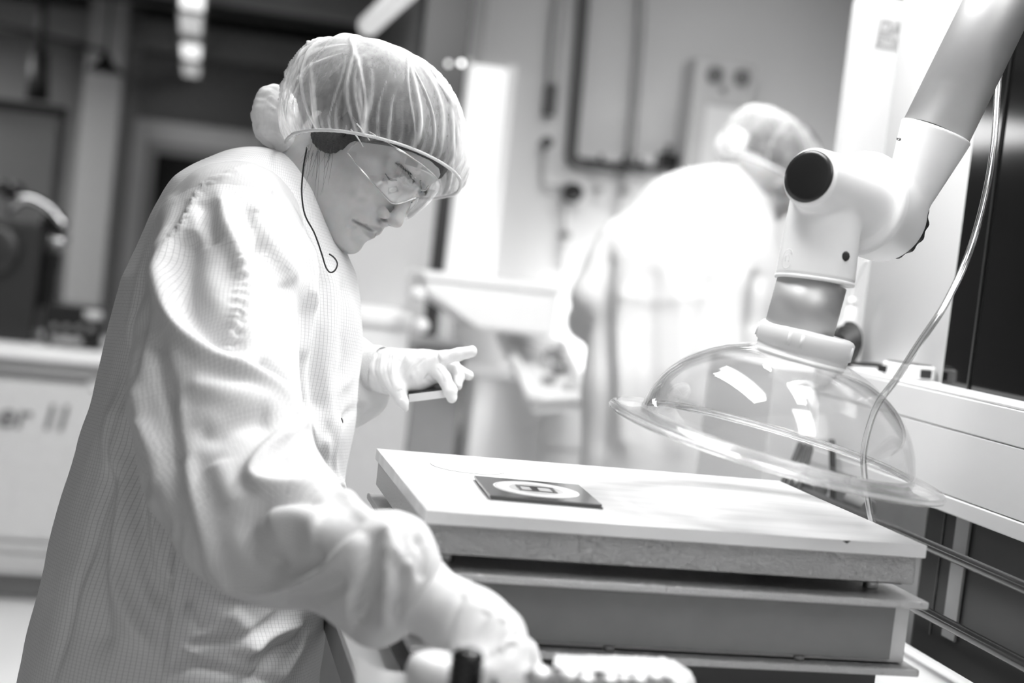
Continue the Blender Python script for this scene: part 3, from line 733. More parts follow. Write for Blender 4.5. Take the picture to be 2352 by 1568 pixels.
# ---- safety glasses: wrap-round clear shield
nA, nZ = 90, 26
top = lambda a: 1.0+2.3*math.cos(a)**1.2 if abs(a) < PI/2 else 1.0
def bot(a):
    b = -3.0+.5*(abs(a)/1.3)**2
    return b+2.9*math.exp(-(a/.16)**2)
V = []; 
for i in range(nA+1):
    a = -1.42+2.84*i/nA
    for j in range(nZ+1):
        t = j/nZ; z = bot(a)+(top(a)-bot(a))*t
        R = 1+.0*t; xx = 1.6+(8.9-.05*(z-.2)**2)*math.cos(a)**.8; yy = 7.7*math.sin(a)*(1-.006*(z)**2)
        V.append((xx, yy, z))
Fq = [(i*(nZ+1)+j, (i+1)*(nZ+1)+j, (i+1)*(nZ+1)+j+1, i*(nZ+1)+j+1) for i in range(nA) for j in range(nZ)]
lens = mesh_obj('safety_glasses', fr_to_world(np.array(V), HF), Fq, M_CLEAR, person)
sd = lens.modifiers.new('thick', 'SOLIDIFY'); sd.thickness = .0016
edge = [V[i*(nZ+1)] for i in range(0, nA+1, 3)]
MB().tube([fr_to_world(np.array(v), HF) for v in edge], .0009, n=6, sub=2).build('lens_edge', clear_mat('lens_edge', .82, .1, 1.5, .25), lens)
edge = [V[i*(nZ+1)+nZ] for i in range(0, nA+1, 3)]
MB().tube([fr_to_world(np.array(v), HF) for v in edge], .0008, n=6, sub=2).build('lens_edge', MATS['lens_edge'], lens)
w = lambda *a: fr_to_world(np.array(a), HF)
for s in (-1, 1):
    MB().prism([w(1.9, s*7.75, 1.1), w(-.3, s*7.8, 1.3), w(-.2, s*7.8, .1), w(.5, s*7.75, -.2), w(1.9, s*7.72, -1.4)], HF[1][1]*s*.0025).build('temple_arm', M_BLACK, lens, bevel=.0005, smooth=False)
    for (z0, z1) in ((.9, .55), (-.1, -.55)):
        MB().tube([w(1.9, s*7.85, z0), w(3.2, s*7.75, z0-.1), w(4.6, s*7.2, z1)], [.001, .001, .0007], n=8, sub=3).build('vent_rib', mat('clear_rib', .8, .15, spec=.8), lens)
MB().tube([w(9.6, -1.0, 1.6), w(10.4, -.6, .9), w(10.3, .2, 1.2), w(9.9, .6, 1.9)], .0011, n=8, sub=5).build('nose_clip', mat('clip_metal', .3, .25, .8), lens)
def face_pt(y, z, off=.03):
    xs = np.linspace(13, 3, 500); d = head_sdf(np.stack([xs, np.full(500, y), np.full(500, z)], 1)); i = int(np.argmax(d < off)); return (xs[i], y, z)
M_LASH = mat('lash_hair', .04, .6)
for s in (-1, 1):
    pts = [face_pt(s*(1.95+2.25*t), -.45-.45*t-.30*math.sin(PI*t), .05) for t in np.linspace(0, 1, 9)]
    MB().tube([w(*p) for p in pts], [.0005, .0011, .0012, .0009, .0003], n=6, sub=2).build('eyelashes', M_LASH, hair)
    bw = MB(); rb_ = np.random.default_rng(21)
    for k in range(110):
        t = rb_.random(); y = s*(1.2+3.3*t); z = .62+.55*math.sin(PI*(.15+.7*t))+(rb_.random()-.5)*.45*(1-.5*t)
        a = face_pt(y, z, .02); b = face_pt(y+s*.30, z+.10-.1*t+.1*rb_.random(), .05); bw.tube([w(*a), w(*[(p+q)/2+.02*(i == 0) for i, (p, q) in enumerate(zip(a, b))]), w(*b)], [.00022, .0002, .0001], n=4, sub=1)
    bw.build('eyebrow', M_LASH, hair)
# ---- neck cord with its loop
cord = [(705, 338, 1.664), (697, 385, 1.667), (693, 440, 1.670), (700, 492, 1.676), (722, 535, 1.680), (738, 580, 1.682), (748, 612, 1.682), (758, 625, 1.682), (769, 621, 1.684), (775, 606, 1.688), (768, 592, 1.690), (756, 583, 1.69)]
MB().tube([to_world(cp(*c)) for c in cord], .0010, n=8, sub=6).build('neck_cord', M_BLACK, person)
# ---- box of chips held in the far hand
chip = MB().prism([to_world(cp(936, 904, 1.838)), to_world(cp(1026, 893, 1.838)), to_world(cp(1028, 913, 1.838)), to_world(cp(939, 924, 1.838))], VF*.040+VU*.0075).build('chip_box', mat('dark_lid', .05, .25), None, bevel=.0006, smooth=False)
props(chip, 'small flat square chip box with dark lid held in the gloved left hand', 'box')
fr1 = [to_world(cp(938, 905.5, 1.8365)), to_world(cp(1027, 894.5, 1.8365)), to_world(cp(1028, 912.5, 1.8365)), to_world(cp(940, 923.5, 1.8365))]
MB().prism(fr1, VF*.0010).build('front_label', mat('chip_label', .72, .4), chip, bevel=.0003, smooth=False)
# ---------------------------------------------------------------- the second person
B0 = np.array([1.16, 3.12, 0.0])
HF2 = head_frame(at(1782, 392, D=3.25), 40, -35)
nk = (at(1712, 440, D=3.25)-HF2[0]) @ HF2[1].T*100
V, Q = nets(lambda p: head_sdf(p, nk), (-24, -14, -27), (13, 14, 14), .35, slack=1.7)
bodyf = simple_body(np.array([1.15, 3.12, .86]), [np.array([1.06, 3.10, .03]), np.array([1.26, 3.12, .03])], [(1.0, 3.15, 1.42), (1.32, 3.1, 1.42)])
bV, bQ = nets(bodyf, (.7, 2.8, 0), (1.6, 3.45, 1.6), .016)
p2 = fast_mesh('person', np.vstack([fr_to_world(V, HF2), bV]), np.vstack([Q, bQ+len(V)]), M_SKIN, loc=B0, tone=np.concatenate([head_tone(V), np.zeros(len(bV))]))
props(p2, 'person in white gown seen from behind, head bowed to the right, near the far wall', 'person')
for x in (1.06, 1.26):
    V, Q = nets(lambda p: s_cap(p, (x, 3.08, .045), (x, 3.22, .038), .045, .04), (x-.1, 2.98, -.03), (x+.1, 3.32, .15), .01)
    V[:, 2] = np.maximum(V[:, 2], 0); fast_mesh('shoe', V, Q, M_SHOE, p2)
V, Q = nets(lambda p: smin(s_cap(p, (1.08, 3.12, .6), (1.06, 3.10, .1), .1, .07), s_cap(p, (1.24, 3.12, .6), (1.26, 3.12, .1), .1, .07), .02), (.9, 2.9, 0), (1.5, 3.4, .8), .016)
fast_mesh('trousers', V, Q, M_TROU, p2)
T2 = C4([(1690, 468, 3.25, 88), (1610, 535, 3.25, 148), (1572, 665, 3.23, 212), (1568, 900, 3.2, 220), (1572, 1085, 3.2, 226)])
T2.append(tuple(to_cam(np.array([1.13, 3.1, .36])))+(.26,))
A2 = C4([(1430, 570, 3.22, 66), (1362, 680, 3.2, 44), (1345, 740, 3.28, 36), (1395, 800, 3.42, 40)])
A3 = C4([(1720, 560, 3.2, 70), (1800, 760, 3.2, 58), (1800, 900, 3.35, 48)])
def g2sdf(p):
    q = p.copy(); q[:, 2] = 3.25+(q[:, 2]-3.25)*1.25
    T = [(a, b, 3.25+(c-3.25)*1.25, r) for a, b, c, r in T2]
    d = smin(s_chain(q, T, .06), s_chain(p, A2, .03), .03); d = smin(d, s_chain(p, A3, .03), .03)
    return smax(d, -(to_world_z(p)-.42), .01)
V, Q = nets(g2sdf, (-.1, -1.4, 2.85), (.85, .5, 3.75), .010)
V = sculpt(V, vnormals(V, Q), [
 ([(1395, 560), (1380, 700), (1390, 900), (1375, 1060)], 18, -.02), ([(1440, 640), (1425, 800), (1440, 1050)], 20, .014),
 ([(1500, 600), (1490, 760), (1500, 1000)], 22, -.010), ([(1560, 620), (1570, 800), (1550, 1060)], 24, .010), ([(1640, 610), (1620, 800), (1640, 1060)], 24, -.013),
 ([(1700, 600), (1690, 760), (1700, 1000)], 20, .013), ([(1740, 620), (1730, 760)], 18, -.012), ([(1420, 680), (1520, 690), (1640, 680)], 12, .003),
 ([(1450, 445), (1520, 415), (1600, 385)], 7, .006, 34), ([(1600, 480), (1680, 560)], 26, .008)])
V = V+vnormals(V, Q)*(.003*vnoise(V, 25, 3))[:, None]
u_, v_ = chain_uv(V, T2, .2)
fast_mesh('gown', to_world(V), flipQ(Q), weave_mat('gown_fabric_plain', .60, .57), p2, uv=np.stack([u_, v_], 1))
V, Q = nets(lambda p: smax(s_ell(p, (-.7, 0, 3.5), (10.15, 7.85, 8.55)), -(-.6*p[:, 0]+.8*p[:, 2]+2.2), .4), (-13, -10, -8), (12, 10, 14), .5)
fast_mesh('hair', fr_to_world(V, HF2), Q, M_HAIR, p2)
cap2, rim2 = cap_mesh('bouffant_cap', p2, (1784, 424), 3.25, (126, 62), (-24, -22, -.115), (14, -158, 0), 11, M_SHEER, nu=220, nt_=60, amp=.008, pleats=20)
MB().tube(list(rim2[::6])+[rim2[0]], .003, n=6, sub=2).build('elastic_band', M_BAND, cap2)
V, Q = nets(lambda p: s_ell(p, cp(1682, 338, 3.27), (.042, .046, .05))+.002*vnoise(p, 120, 9), cp(1600, 420, 3.27)-[0, 0, .09], cp(1760, 260, 3.27)+[0, 0, .09], .006)
fast_mesh('cap_pouch', to_world(V), flipQ(Q), M_SHEER2, cap2, tone=np.full(len(V), .2))
# ================================================================ THE SETTING
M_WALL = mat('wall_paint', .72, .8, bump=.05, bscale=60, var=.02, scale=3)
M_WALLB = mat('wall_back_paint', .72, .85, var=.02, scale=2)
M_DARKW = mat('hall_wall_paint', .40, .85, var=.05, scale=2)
M_CEIL = mat('ceiling_dark', .10, .9, var=.15, scale=2)
M_BEAM = mat('beam_dark', .05, .8); M_BEAML = mat('beam_grey', .34, .8)
M_FLOOR = mat('floor_vinyl', .82, .35, var=.03, scale=4)
M_WHITE = mat('white_laminate', .80, .42, var=.02, scale=6)
M_WHITE2 = mat('white_plastic', .82, .32, var=.015)
M_GREY = mat('grey_paint', .30, .55); M_LGREY = mat('light_grey_paint', .55, .5); M_MGREY = mat('mid_grey_paint', .17, .5)
M_DK = mat('dark_cabinet', .018, .35); M_BLK = mat('black_gloss', .008, .08); M_ALU = mat('brushed_alu', .55, .38, .85, var=.06, scale=6, stretch=(1, 1, 60))
M_RUB = mat('black_rubber', .02, .55); M_CHROME = mat('chrome', .6, .12, 1); M_IRON = mat('dark_iron_pipe', .07, .5, .3); M_PIPE = mat('grey_pipe', .30, .5, .3)
structure(bx('floor', (-4.5, -1.5, -.1), (4.5, 9.2, 0), M_FLOOR, bevel=0))
structure(bx('ceiling', (-4.5, .4, 2.9), (4.5, 9.2, 3.0), M_CEIL, bevel=0))
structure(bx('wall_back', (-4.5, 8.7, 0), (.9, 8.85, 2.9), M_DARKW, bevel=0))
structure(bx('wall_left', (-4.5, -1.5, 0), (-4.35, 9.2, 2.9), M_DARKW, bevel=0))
structure(bx('wall_middle', (.93, 4.95, 0), (4.5, 5.05, 2.9), M_WALLB, bevel=0))
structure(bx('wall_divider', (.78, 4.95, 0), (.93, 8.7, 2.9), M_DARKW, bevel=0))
structure(bx('wall_far_right', (2.9, 2.2, 0), (3.0, 4.95, 2.9), M_WALLB, bevel=0))
# near right wall with its dark window
wr = structure(bx('wall_right', (1.08, -.6, 0), (1.16, 2.14, 2.9), M_WALL, bevel=0))
wn = lk(bpy.data.objects.new('window_1', None)); wn.location = (1.075, 1.3, 1.29); wn['kind'] = 'structure'
bx('window_pane', (1.066, .35, 1.290), (1.0795, 1.848, 2.3), M_BLK, wn, bevel=.001)
bx('window_frame', (1.060, .35, 1.283), (1.0795, 1.848, 1.290), M_ALU, wn, bevel=.001)
bx('window_frame', (1.0625, 1.772, 1.291), (1.0655, 1.7735, 2.3), M_DK, wn, bevel=0)
# dado trunking with its ledge
tr = thing('cable_trunking', 'white wide dado trunking along right wall below dark window', 'trunking', (1.04, 1.3, 1.13))
def hprof(name, prof, y0, y1, m, parent, **k):
    return MB().prism([(x, y0, z) for x, z in prof], (0, y1-y0, 0)).build(name, m, parent, **k)
hprof('trunking_body', [(1.079, 1.132), (1.012, 1.132), (1.004, 1.140), (1.004, 1.284), (1.012, 1.2885), (1.079, 1.2885)], .35, 2.135, M_LGREY, tr, bevel=.0015)
bx('cover_strip', (1.000, .35, 1.2432), (1.006, 2.1, 1.2875), M_WHITE, tr, bevel=.0018)
bx('cover_strip', (1.000, .35, 1.1572), (1.006, 2.1, 1.2418), M_WHITE, tr, bevel=.0010)
bx('cover_strip', (.998, .35, 1.134), (1.006, 2.1, 1.1558), M_WHITE, tr, bevel=.0020)
bx('top_ledge', (1.001, .35, 1.2875), (1.0785, 2.1, 1.2925), M_WHITE, tr, bevel=.002)
# ---------------------------------------------------------------- stack on the bench
tb = thing('work_bench', 'white bench carrying the grey equipment stack beside the gowned person', 'bench', (.6, 1.45, 0))
bx('bench_top', (.214, .86, .915), (.985, 2.0, .950), M_WHITE, tb, bevel=.003)
bx('edge_strip', (.209, .86, .915), (.2138, 2.0, .951), M_GREY, tb, bevel=.001)
bx('inlay_strip', (.262, 1.30, .9502), (.284, 2.0, .9535), M_GREY, tb, bevel=.001)
for (x, y) in ((.25, .92), (.25, 1.94), (.95, .92), (.95, 1.94)): bx('leg', (x-.02, y-.02, 0), (x+.02, y+.02, .915), M_LGREY, tb)
M_HAM = None
def leather():
    m, nt, out = newmat('textured_metal')
    b = N(nt, 'ShaderNodeBsdfPrincipled'); b.inputs['Base Color'].default_value = (.44, .44, .44, 1); b.inputs['Metallic'].default_value = .75; b.inputs['Roughness'].default_value = .36
    tc = N(nt, 'ShaderNodeTexCoord'); mp = N(nt, 'ShaderNodeMapping'); mp.inputs['Scale'].default_value = (.55, 1, 1.6); mp.inputs['Rotation'].default_value = (0, .35, 0)
    nt.links.new(tc.outputs['Object'], mp.inputs[0])
    vo = N(nt, 'ShaderNodeTexNoise'); vo.inputs['Scale'].default_value = 400; vo.inputs['Detail'].default_value = 1.5; vo.inputs['Distortion'].default_value = 1.4
    nt.links.new(mp.outputs[0], vo.inputs['Vector'])
    bp = N(nt, 'ShaderNodeBump'); bp.inputs['Strength'].default_value = 1.0; bp.inputs['Distance'].default_value = .0024
    nt.links.new(vo.outputs[0], bp.inputs['Height']); nt.links.new(bp.outputs[0], b.inputs['Normal']); nt.links.new(b.outputs[0], out.inputs[0]); return m
M_HAM = leather()
def board():
    m, nt, out = newmat('pale_board')
    b = N(nt, 'ShaderNodeBsdfPrincipled'); b.inputs['Roughness'].default_value = .28
    tc = N(nt, 'ShaderNodeTexCoord'); mp = N(nt, 'ShaderNodeMapping'); mp.inputs['Scale'].default_value = (5, 30, 10); mp.inputs['Rotation'].default_value = (0, 0, .25)
    nt.links.new(tc.outputs['Object'], mp.inputs[0])
    no = N(nt, 'ShaderNodeTexNoise'); no.inputs['Scale'].default_value = 1; no.inputs['Detail'].default_value = 8; nt.links.new(mp.outputs[0], no.inputs['Vector'])
    mr = N(nt, 'ShaderNodeMapRange'); mr.inputs[1].default_value = .35; mr.inputs[2].default_value = .65; mr.inputs[3].default_value = .60; mr.inputs[4].default_value = .74
    nt.links.new(no.outputs[0], mr.inputs[0]); nt.links.new(mr.outputs[0], b.inputs['Base Color']); nt.links.new(b.outputs[0], out.inputs[0]); return m
st_ = thing('equipment_stack', 'low grey equipment stack with pale board top and textured metal skirt', 'equipment', (.52, 1.55, .951))
bx('board_top', (.249, 1.352, 1.1353), (.789, 1.742, 1.149), board(), st_, bevel=.0009)
bx('textured_housing', (.252, 1.360, 1.1045), (.7835, 1.734, 1.1350), M_HAM, st_, bevel=.0015)
bx('base_plate', (.262, 1.372, 1.1015), (.776, 1.728, 1.1045), M_DK, st_, bevel=0)
for (x, y) in ((.283, 1.40), (.755, 1.40), (.283, 1.70), (.755, 1.70)):
    MB().rod((x, y, 1.090), (x, y, 1.1020), .0085).build('foot', M_CHROME, st_, bevel=.0008)
bx('middle_plate', (.246, 1.345, 1.0815), (.7965, 1.760, 1.0900), M_HAM, st_, bevel=.0022)
bx('lower_housing', (.262, 1.366, 1.0175), (.7865, 1.74, 1.0815), M_LGREY, st_, bevel=.001)
bx('front_panel', (.275, 1.3625, 1.0215), (.768, 1.3665, 1.0800), M_MGREY, st_, bevel=.0006)
for x in (.455, .665): MB().rod((x, 1.3665, 1.0150), (x, 1.3665, 1.0200), .006).build('foot', M_MGREY, st_)
bx('bottom_plate', (.246, 1.350, 1.0070), (.7985, 1.755, 1.0155), M_HAM, st_, bevel=.0022)
bx('plinth', (.285, 1.39, .951), (.77, 1.73, 1.0070), M_DK, st_, bevel=.001)
# small chip in the board edge
MB().prism([(.691, 1.3515, 1.1478), (.700, 1.3515, 1.1484), (.696, 1.3515, 1.1452)], (0, .002, 0)).build('edge_chip', M_DK, st_, smooth=False)
# ---- photomask on the board
pc = [at(1094, 1096, Z=1.154), at(1322, 1110, Z=1.154), at(1378, 1157, Z=1.154), at(1131, 1136, Z=1.154)]
c0 = sum(pc)/4; ex = (pc[2]-pc[3]); ex[2] = 0; ex /= np.linalg.norm(ex); ey = np.array([-ex[1], ex[0], 0])
def msq(hx, hy, z0, z1, cx=0, cy=0):
    c = np.array([c0[0], c0[1], 0])+ex*cx+ey*cy
    return MB().prism([c-ex*hx-ey*hy+[0, 0, z0], c+ex*hx-ey*hy+[0, 0, z0], c+ex*hx+ey*hy+[0, 0, z0], c-ex*hx+ey*hy+[0, 0, z0]], (0, 0, z1-z0))
M_MASK = mat('dark_mask_glass', .10, .06, .55, spec=.8); M_RING = mat('mask_ring', .60, .12, .3); M_RING2 = mat('mask_ring_pale', .72, .15, .1)
mk = thing('photomask', 'dark square glass photomask with round pale window lying on the board', 'photomask', (c0[0], c0[1], 1.1492))
msq(.0605, .0605, 1.1492, 1.1512, .001, -.0015).build('lower_plate', M_MASK, mk, smooth=False)
msq(.0605, .0605, 1.1518, 1.1540).build('glass_plate', M_MASK, mk, smooth=False)
cc = np.array([c0[0], c0[1], 1.15402])
MB().lathe([(.0001, 0), (.0475, 0), (.0475, .0003), (.0001, .0003)], cc, (0, 0, 1), 64).build('round_window', M_RING2, mk, smooth=False)
MB().lathe([(.0455, .0003), (.0455, .0005), (.0440, .0005), (.0440, .0003)], cc, (0, 0, 1), 64, closed=True).build('ring_line', M_RING, mk, smooth=False)
MB().lathe([(.0001, .0003), (.030, .0003), (.030, .0005), (.0001, .0005)], cc, (0, 0, 1), 64).build('inner_disc', M_RING, mk, smooth=False)
fm = MB(); 
for (a, b, c_, d) in ((-.021, .021, .012, .016), (-.021, .021, -.016, -.012), (-.021, -.017, -.012, .012), (.017, .021, -.012, .012)):
    q = np.array([c0[0], c0[1], 1.1546]); fm.prism([q+ex*a+ey*c_, q+ex*b+ey*c_, q+ex*b+ey*d, q+ex*a+ey*d], (0, 0, .0004))
fm.build('pattern_frame', M_MASK, mk, smooth=False)
msq(.004, .012, 1.1546, 1.1549, -.002).build('pattern_bar', M_BLK, mk, smooth=False)
# ---- round clear wafer left on the board
wc = (at(990, 1066, Z=1.1495)+at(1162, 1079, Z=1.1495))/2
wf = MB().lathe([(.0001, 0), (.0450, 0), (.0455, .0003), (.0450, .0006), (.0001, .0006)], (wc[0], wc[1]+.002, 1.1491), (0, 0, 1), 72).build('wafer', mat('wafer_polished', .80, .16, .0))
props(wf, 'round pale polished wafer lying on the board behind the photomask', 'wafer')
# ================================================================ EXTRACTION ARM
M_ARMW = mat('arm_white_plastic', .93, .30, var=.01, spec=.5); M_TUBE = mat('anodised_tube', .55, .52, .7, var=.03)
arm = thing('extraction_arm', 'white jointed fume extraction arm with aluminium tubes and clear dome hood', 'extraction arm', tuple(at(1780, 1040, D=1.60)))
k16 = 1.60/F
C0 = cp(1858, 405, 1.55); av = np.array([.63, -.17, .755]); av /= np.linalg.norm(av)
T1a, T1b = cp(2151, 300, 1.665), cp(2440, -290, 1.70)
J1 = cp(2075, 478, 1.675); S1 = cp(1872, 642, 1.60); S2 = cp(1900, 455, 1.60)
def joint(p):
    d = s_cyl(p, C0, C0+av*.124, .0325, .050, .005)
    d = smin(d, s_cyl(p, C0+av*.112, C0+av*.124, .0600, .0630, .0035), .006)
    d = smin(d, s_cyl(p, C0+av*.127, C0+av*.196, .0575, .0530, .006), .0015)
    ax = (T1a-J1)/np.linalg.norm(T1a-J1)
    d2 = s_cyl(p, J1+ax*.004, T1a, .026, .0425, .003)
    d2 = smax(d2, -((p-(C0+av*.125))@av), .002)
    d = smin(d, d2, .007)
    a2 = (S2-S1)/np.linalg.norm(S2-S1)
    d3 = s_cyl(p, S1, S2+a2*.012, .0440, .0400, .004)
    d = smin(d, d3, .004)
    return d
V, Q = nets(joint, cp(1760, 700, 1.55)-[.02, 0, .04], cp(2290, 240, 1.66)+[.02, .02, .13], .0016)
fast_mesh('joint_housing', to_world(V), flipQ(Q), M_ARMW, arm)
MB().lathe([(.0295, -.0005), (.0292, -.002), (.024, -.0032), (.012, -.004), (.0001, -.0042)], to_world(C0), av@CM, 56).build('end_cap', mat('cap_black', .016, .28), arm)
kc = to_world(C0+av*.197); ak = av@CM
prof = []; kn = MB(); n = 96
V = []; FQ = []
ee = np.cross(ak, (0, 0, 1)); ee /= np.linalg.norm(ee); ff = np.cross(ak, ee)
hs = [(0, .044), (.002, .0465), (.015, .0460), (.018, .043), (.018, .0001)]
for (h, R) in hs:
    for k in range(n): a = 2*PI*k/n; rr = R*(1+(.028*math.cos(16*a) if R > .04 else 0)); V.append(kc+ak*h+rr*(ee*math.cos(a)+ff*math.sin(a)))
for i in range(len(hs)-1):
    for k in range(n): FQ.append((i*n+k, i*n+(k+1) % n, (i+1)*n+(k+1) % n, (i+1)*n+k))
mesh_obj('locking_knob', V, FQ, M_RUB, arm)
MB().rod(to_world(T1a-(T1b-T1a)*.02), to_world(T1b), .0398, n=64).build('upper_tube', M_TUBE, arm)
s_ = cp(1866, 646, 1.60); e_ = cp(1832, 770, 1.60)
MB().rod(to_world(s_), to_world(e_), .0388, n=64).build('lower_tube', M_TUBE, arm)
MB().lathe([(.0443, 0), (.0447, .002), (.0443, .004)], to_world(S1+np.array([-.001, -.003, 0])), to_world(S2)-to_world(S1), 64).build('socket_rim', M_ARMW, arm)
EB = to_world(T1b)
V, Q = nets(lambda p: smin(s_cap(p, EB-(EB-to_world(T1a))*.02, EB, .043), s_cap(p, EB, EB+[0, 0, .07], .046), .01), EB-.11, EB+.14, .004)
fast_mesh('upper_elbow', V, Q, M_ARMW, arm)
MB().rod(EB+[0, 0, .06], [EB[0], EB[1], 2.88], .0398, n=48).build('riser_tube', M_TUBE, arm)
MB().lathe([(.09, 0), (.09, -.02), (.05, -.03)], [EB[0], EB[1], 2.899], (0, 0, 1), 40).build('ceiling_flange', M_ARMW, arm)
# screws
kp = cp(1944, 587, 1.555); MB().lathe([(.0062, 0), (.0060, .004), (.004, .0062), (.0001, .0065)], to_world(kp+[0, 0, .012]), -VF, 10).build('thumb_screw', M_RUB, arm, bevel=.0006)
sp_ = cp(2068, 318, 1.615); MB().lathe([(.0026, 0), (.0026, .0015), (.0012, .0016), (.0001, .0006)], to_world(sp_+[0, 0, .006]), -VF-VR*.3, 16).build('grub_screw', M_CHROME, arm)
# moulded badge on the lower socket
def ring_path(cx, cy, rx, ry, D, n=24, tilt=0): 
    return [to_world(cp(cx+rx*math.cos(a)+tilt*ry*math.sin(a), cy+ry*math.sin(a), D)) for a in np.linspace(0, 2*PI, n)]
MB().tube(ring_path(1808, 594, 11, 22, 1.5745, tilt=-.2), .0006, n=6, sub=1).build('moulded_badge', M_ARMW, arm)
MB().tube([to_world(cp(1804, 600, 1.5735)), to_world(cp(1805, 588, 1.5735)), to_world(cp(1811, 584, 1.5735)), to_world(cp(1813, 592, 1.5735)), to_world(cp(1811, 600, 1.5735))], .0006, n=6, sub=3).build('moulded_badge', M_ARMW, arm)
# dome hood
ang = math.radians(5.2); im = np.array([math.sin(math.radians(15.2)), math.cos(math.radians(15.2)), 0])
dn = im*math.cos(ang)+np.array([0, 0, -1])*math.sin(ang)
DC = cp(1778, 1030, 1.62); kd = 1.62/F
DCw = to_world(DC); dnw = dn@CM
dome_prof = [(318, 20), (314, 42), (302, 78), (280, 116), (250, 150), (212, 180), (170, 203), (130, 218), (104, 226)]
P_ = spline([(r_, h_, 0) for r_, h_ in dome_prof], 5)[:, :2]
outer = [(r_*kd, h_*kd) for r_, h_ in P_]; inner = [((r_-5)*kd, (h_-4)*kd) for r_, h_ in P_[::-1]]
MB().lathe(outer+inner, DCw, dnw, 128, closed=True).build('dome_hood', clear_mat('clear_dome', .975, .015, 1.49, .02), arm, fix=False)
M_RIM = glass_mat('clear_rim')
rimp = [(313, 22), (330, 19), (352, 14), (372, 12), (388, 8), (394, 0), (392, -5), (386, -6), (388, 0), (380, 5), (362, 7), (340, 11), (322, 14), (312, 17)]
MB().lathe([(a*kd, b*kd) for a, b in rimp], DCw, dnw, 144, closed=True).build('dome_rim', M_RIM, arm)
MB().lathe([(314*kd, 6*kd), (320*kd, 6*kd), (320*kd, 16*kd), (314*kd, 16*kd)], DCw, dnw, 128, closed=True).build('inner_rim', M_RIM, arm)
# white screw collar on the dome
cw = DCw+dnw*(218*kd)
MB().lathe([(.0001, -.004), (.0585, -.004), (.0590, -.001), (.0560, .0015), (.0520, .003), (.0520, .0085), (.0545, .0100), (.0545, .028), (.0520, .031), (.0480, .0325), (.0400, .033), (.0400, .02), (.0001, .02)], cw, dnw, 96).build('dome_collar', M_ARMW, arm)
for g0 in (-150, -126, -35, -22, -9, 60, 75, 150):
    rb = MB()
    a = math.radians(g0); e1 = np.cross(dnw, VF); e1 /= np.linalg.norm(e1); e2 = np.cross(dnw, e1)
    d_ = e1*math.cos(a)+e2*math.sin(a); rb.rod(cw+d_*.0545+dnw*.0115, cw+d_*.0545+dnw*.0265, .0022, .0016, 10); rb.build('grip_rib', M_ARMW, arm)
# ================================================================ RIGHT SIDE
# clear hose
M_HOSE = clear_mat('clear_hose', .72, .12, 1.45, .30)
hose = [(2340, 20, 1.84), (2304, 110, 1.82), (2293, 190, 1.79), (2283, 330, 1.74), (2263, 450, 1.68), (2226, 580, 1.62), (2170, 700, 1.59), (2110, 790, 1.58), (2060, 868, 1.58), (2018, 925, 1.60), (1995, 985, 1.66), (1984, 1045, 1.70), (1988, 1110, 1.74), (1998, 1175, 1.77), (2008, 1215, 1.79)]
hs_ = MB().tube([to_world(cp(*h)) for h in hose], .0041, n=16, sub=6).build('clear_hose', M_HOSE)
props(hs_, 'thin clear plastic hose curving down in front of the dark window', 'hose')
# tape measure on the ledge
tm = thing('tape_measure', 'small white and black tape measure lying on the wall ledge', 'tape measure', tuple(at(2085, 862, X=1.045)*[1, 1, 0]+[0, 0, 1.2927]))
o = np.array(tm.location); tx = np.array([.25, -.97, 0]); tx /= np.linalg.norm(tx); ty = np.array([tx[1]*-1, tx[0], 0]); 
def rr_prism(hx, hy, r, z0, z1, c=o, n=6, sx=0):
    P = []
    for (sx_, sy_, a0) in ((1, 1, 0), (-1, 1, 90), (-1, -1, 180), (1, -1, 270)):
        for i in range(n+1):
            a = math.radians(a0+90*i/n); P.append(c+tx*(sx_*(hx-r)+r*math.cos(a))+ty*(sy_*(hy-r)+r*math.sin(a))+[0, 0, z0])
    return MB().prism(P, (0, 0, z1-z0))
rr_prism(.036, .026, .013, 0, .021).build('body', M_WHITE2, tm, bevel=.004, seg=3)
rr_prism(.031, .022, .012, .0212, .0235).build('label_disc', mat('tape_label', .12, .3), tm, bevel=.0008)
MB().lathe([(.0165, .0236), (.0165, .0242), (.0155, .0242), (.0155, .0236)], o, (0, 0, 1), 40, closed=True).build('ring_mark', M_LGREY, tm)
rr_prism(.010, .0275, .003, .004, .014, c=o-tx*.027).build('rubber_grip', M_RUB, tm, bevel=.001)
rr_prism(.003, .010, .002, .004, .016, c=o+tx*.0355).build('rubber_grip', M_RUB, tm, bevel=.001)
sc_ = MB().tube([o-tx*.037+[0, 0, .012], o-tx*.060+[-.01, 0, .012], o-tx*.085+[-.02, .01, .009], o-tx*.11+[-.03, .03, .007], o-tx*.15+[-.035, .04, .006]], .0032, n=8, sub=6, flat=1.4)
sc_.build('wrist_cord', M_RUB, tm)
# black coiled lead hanging behind the dome collar
cl_ = thing('coiled_lead', 'black rubber lead coiled up against the right wall above the ledge', 'cable', tuple(at(1925, 800, X=1.03)*[1, 1, 0]+[0, 0, 1.2935]))
for i in range(5):
    cx, cy = 1940-3*i, 793+2*i; rx, ry = 34-4*i, 50-5*i
    MB().tube([at(cx+rx*math.cos(a)-.18*ry*math.sin(a), cy+ry*math.sin(a), X=1.035-.007*i) for a in np.linspace(0, 2*PI, 16)], .0045, n=8, sub=2).build('coil', M_RUB, cl_)
MB().rod(at(1915, 830, X=1.03), at(1958, 768, X=1.03), .012, n=20).build('cable_tie', M_RUB, cl_, bevel=.002)
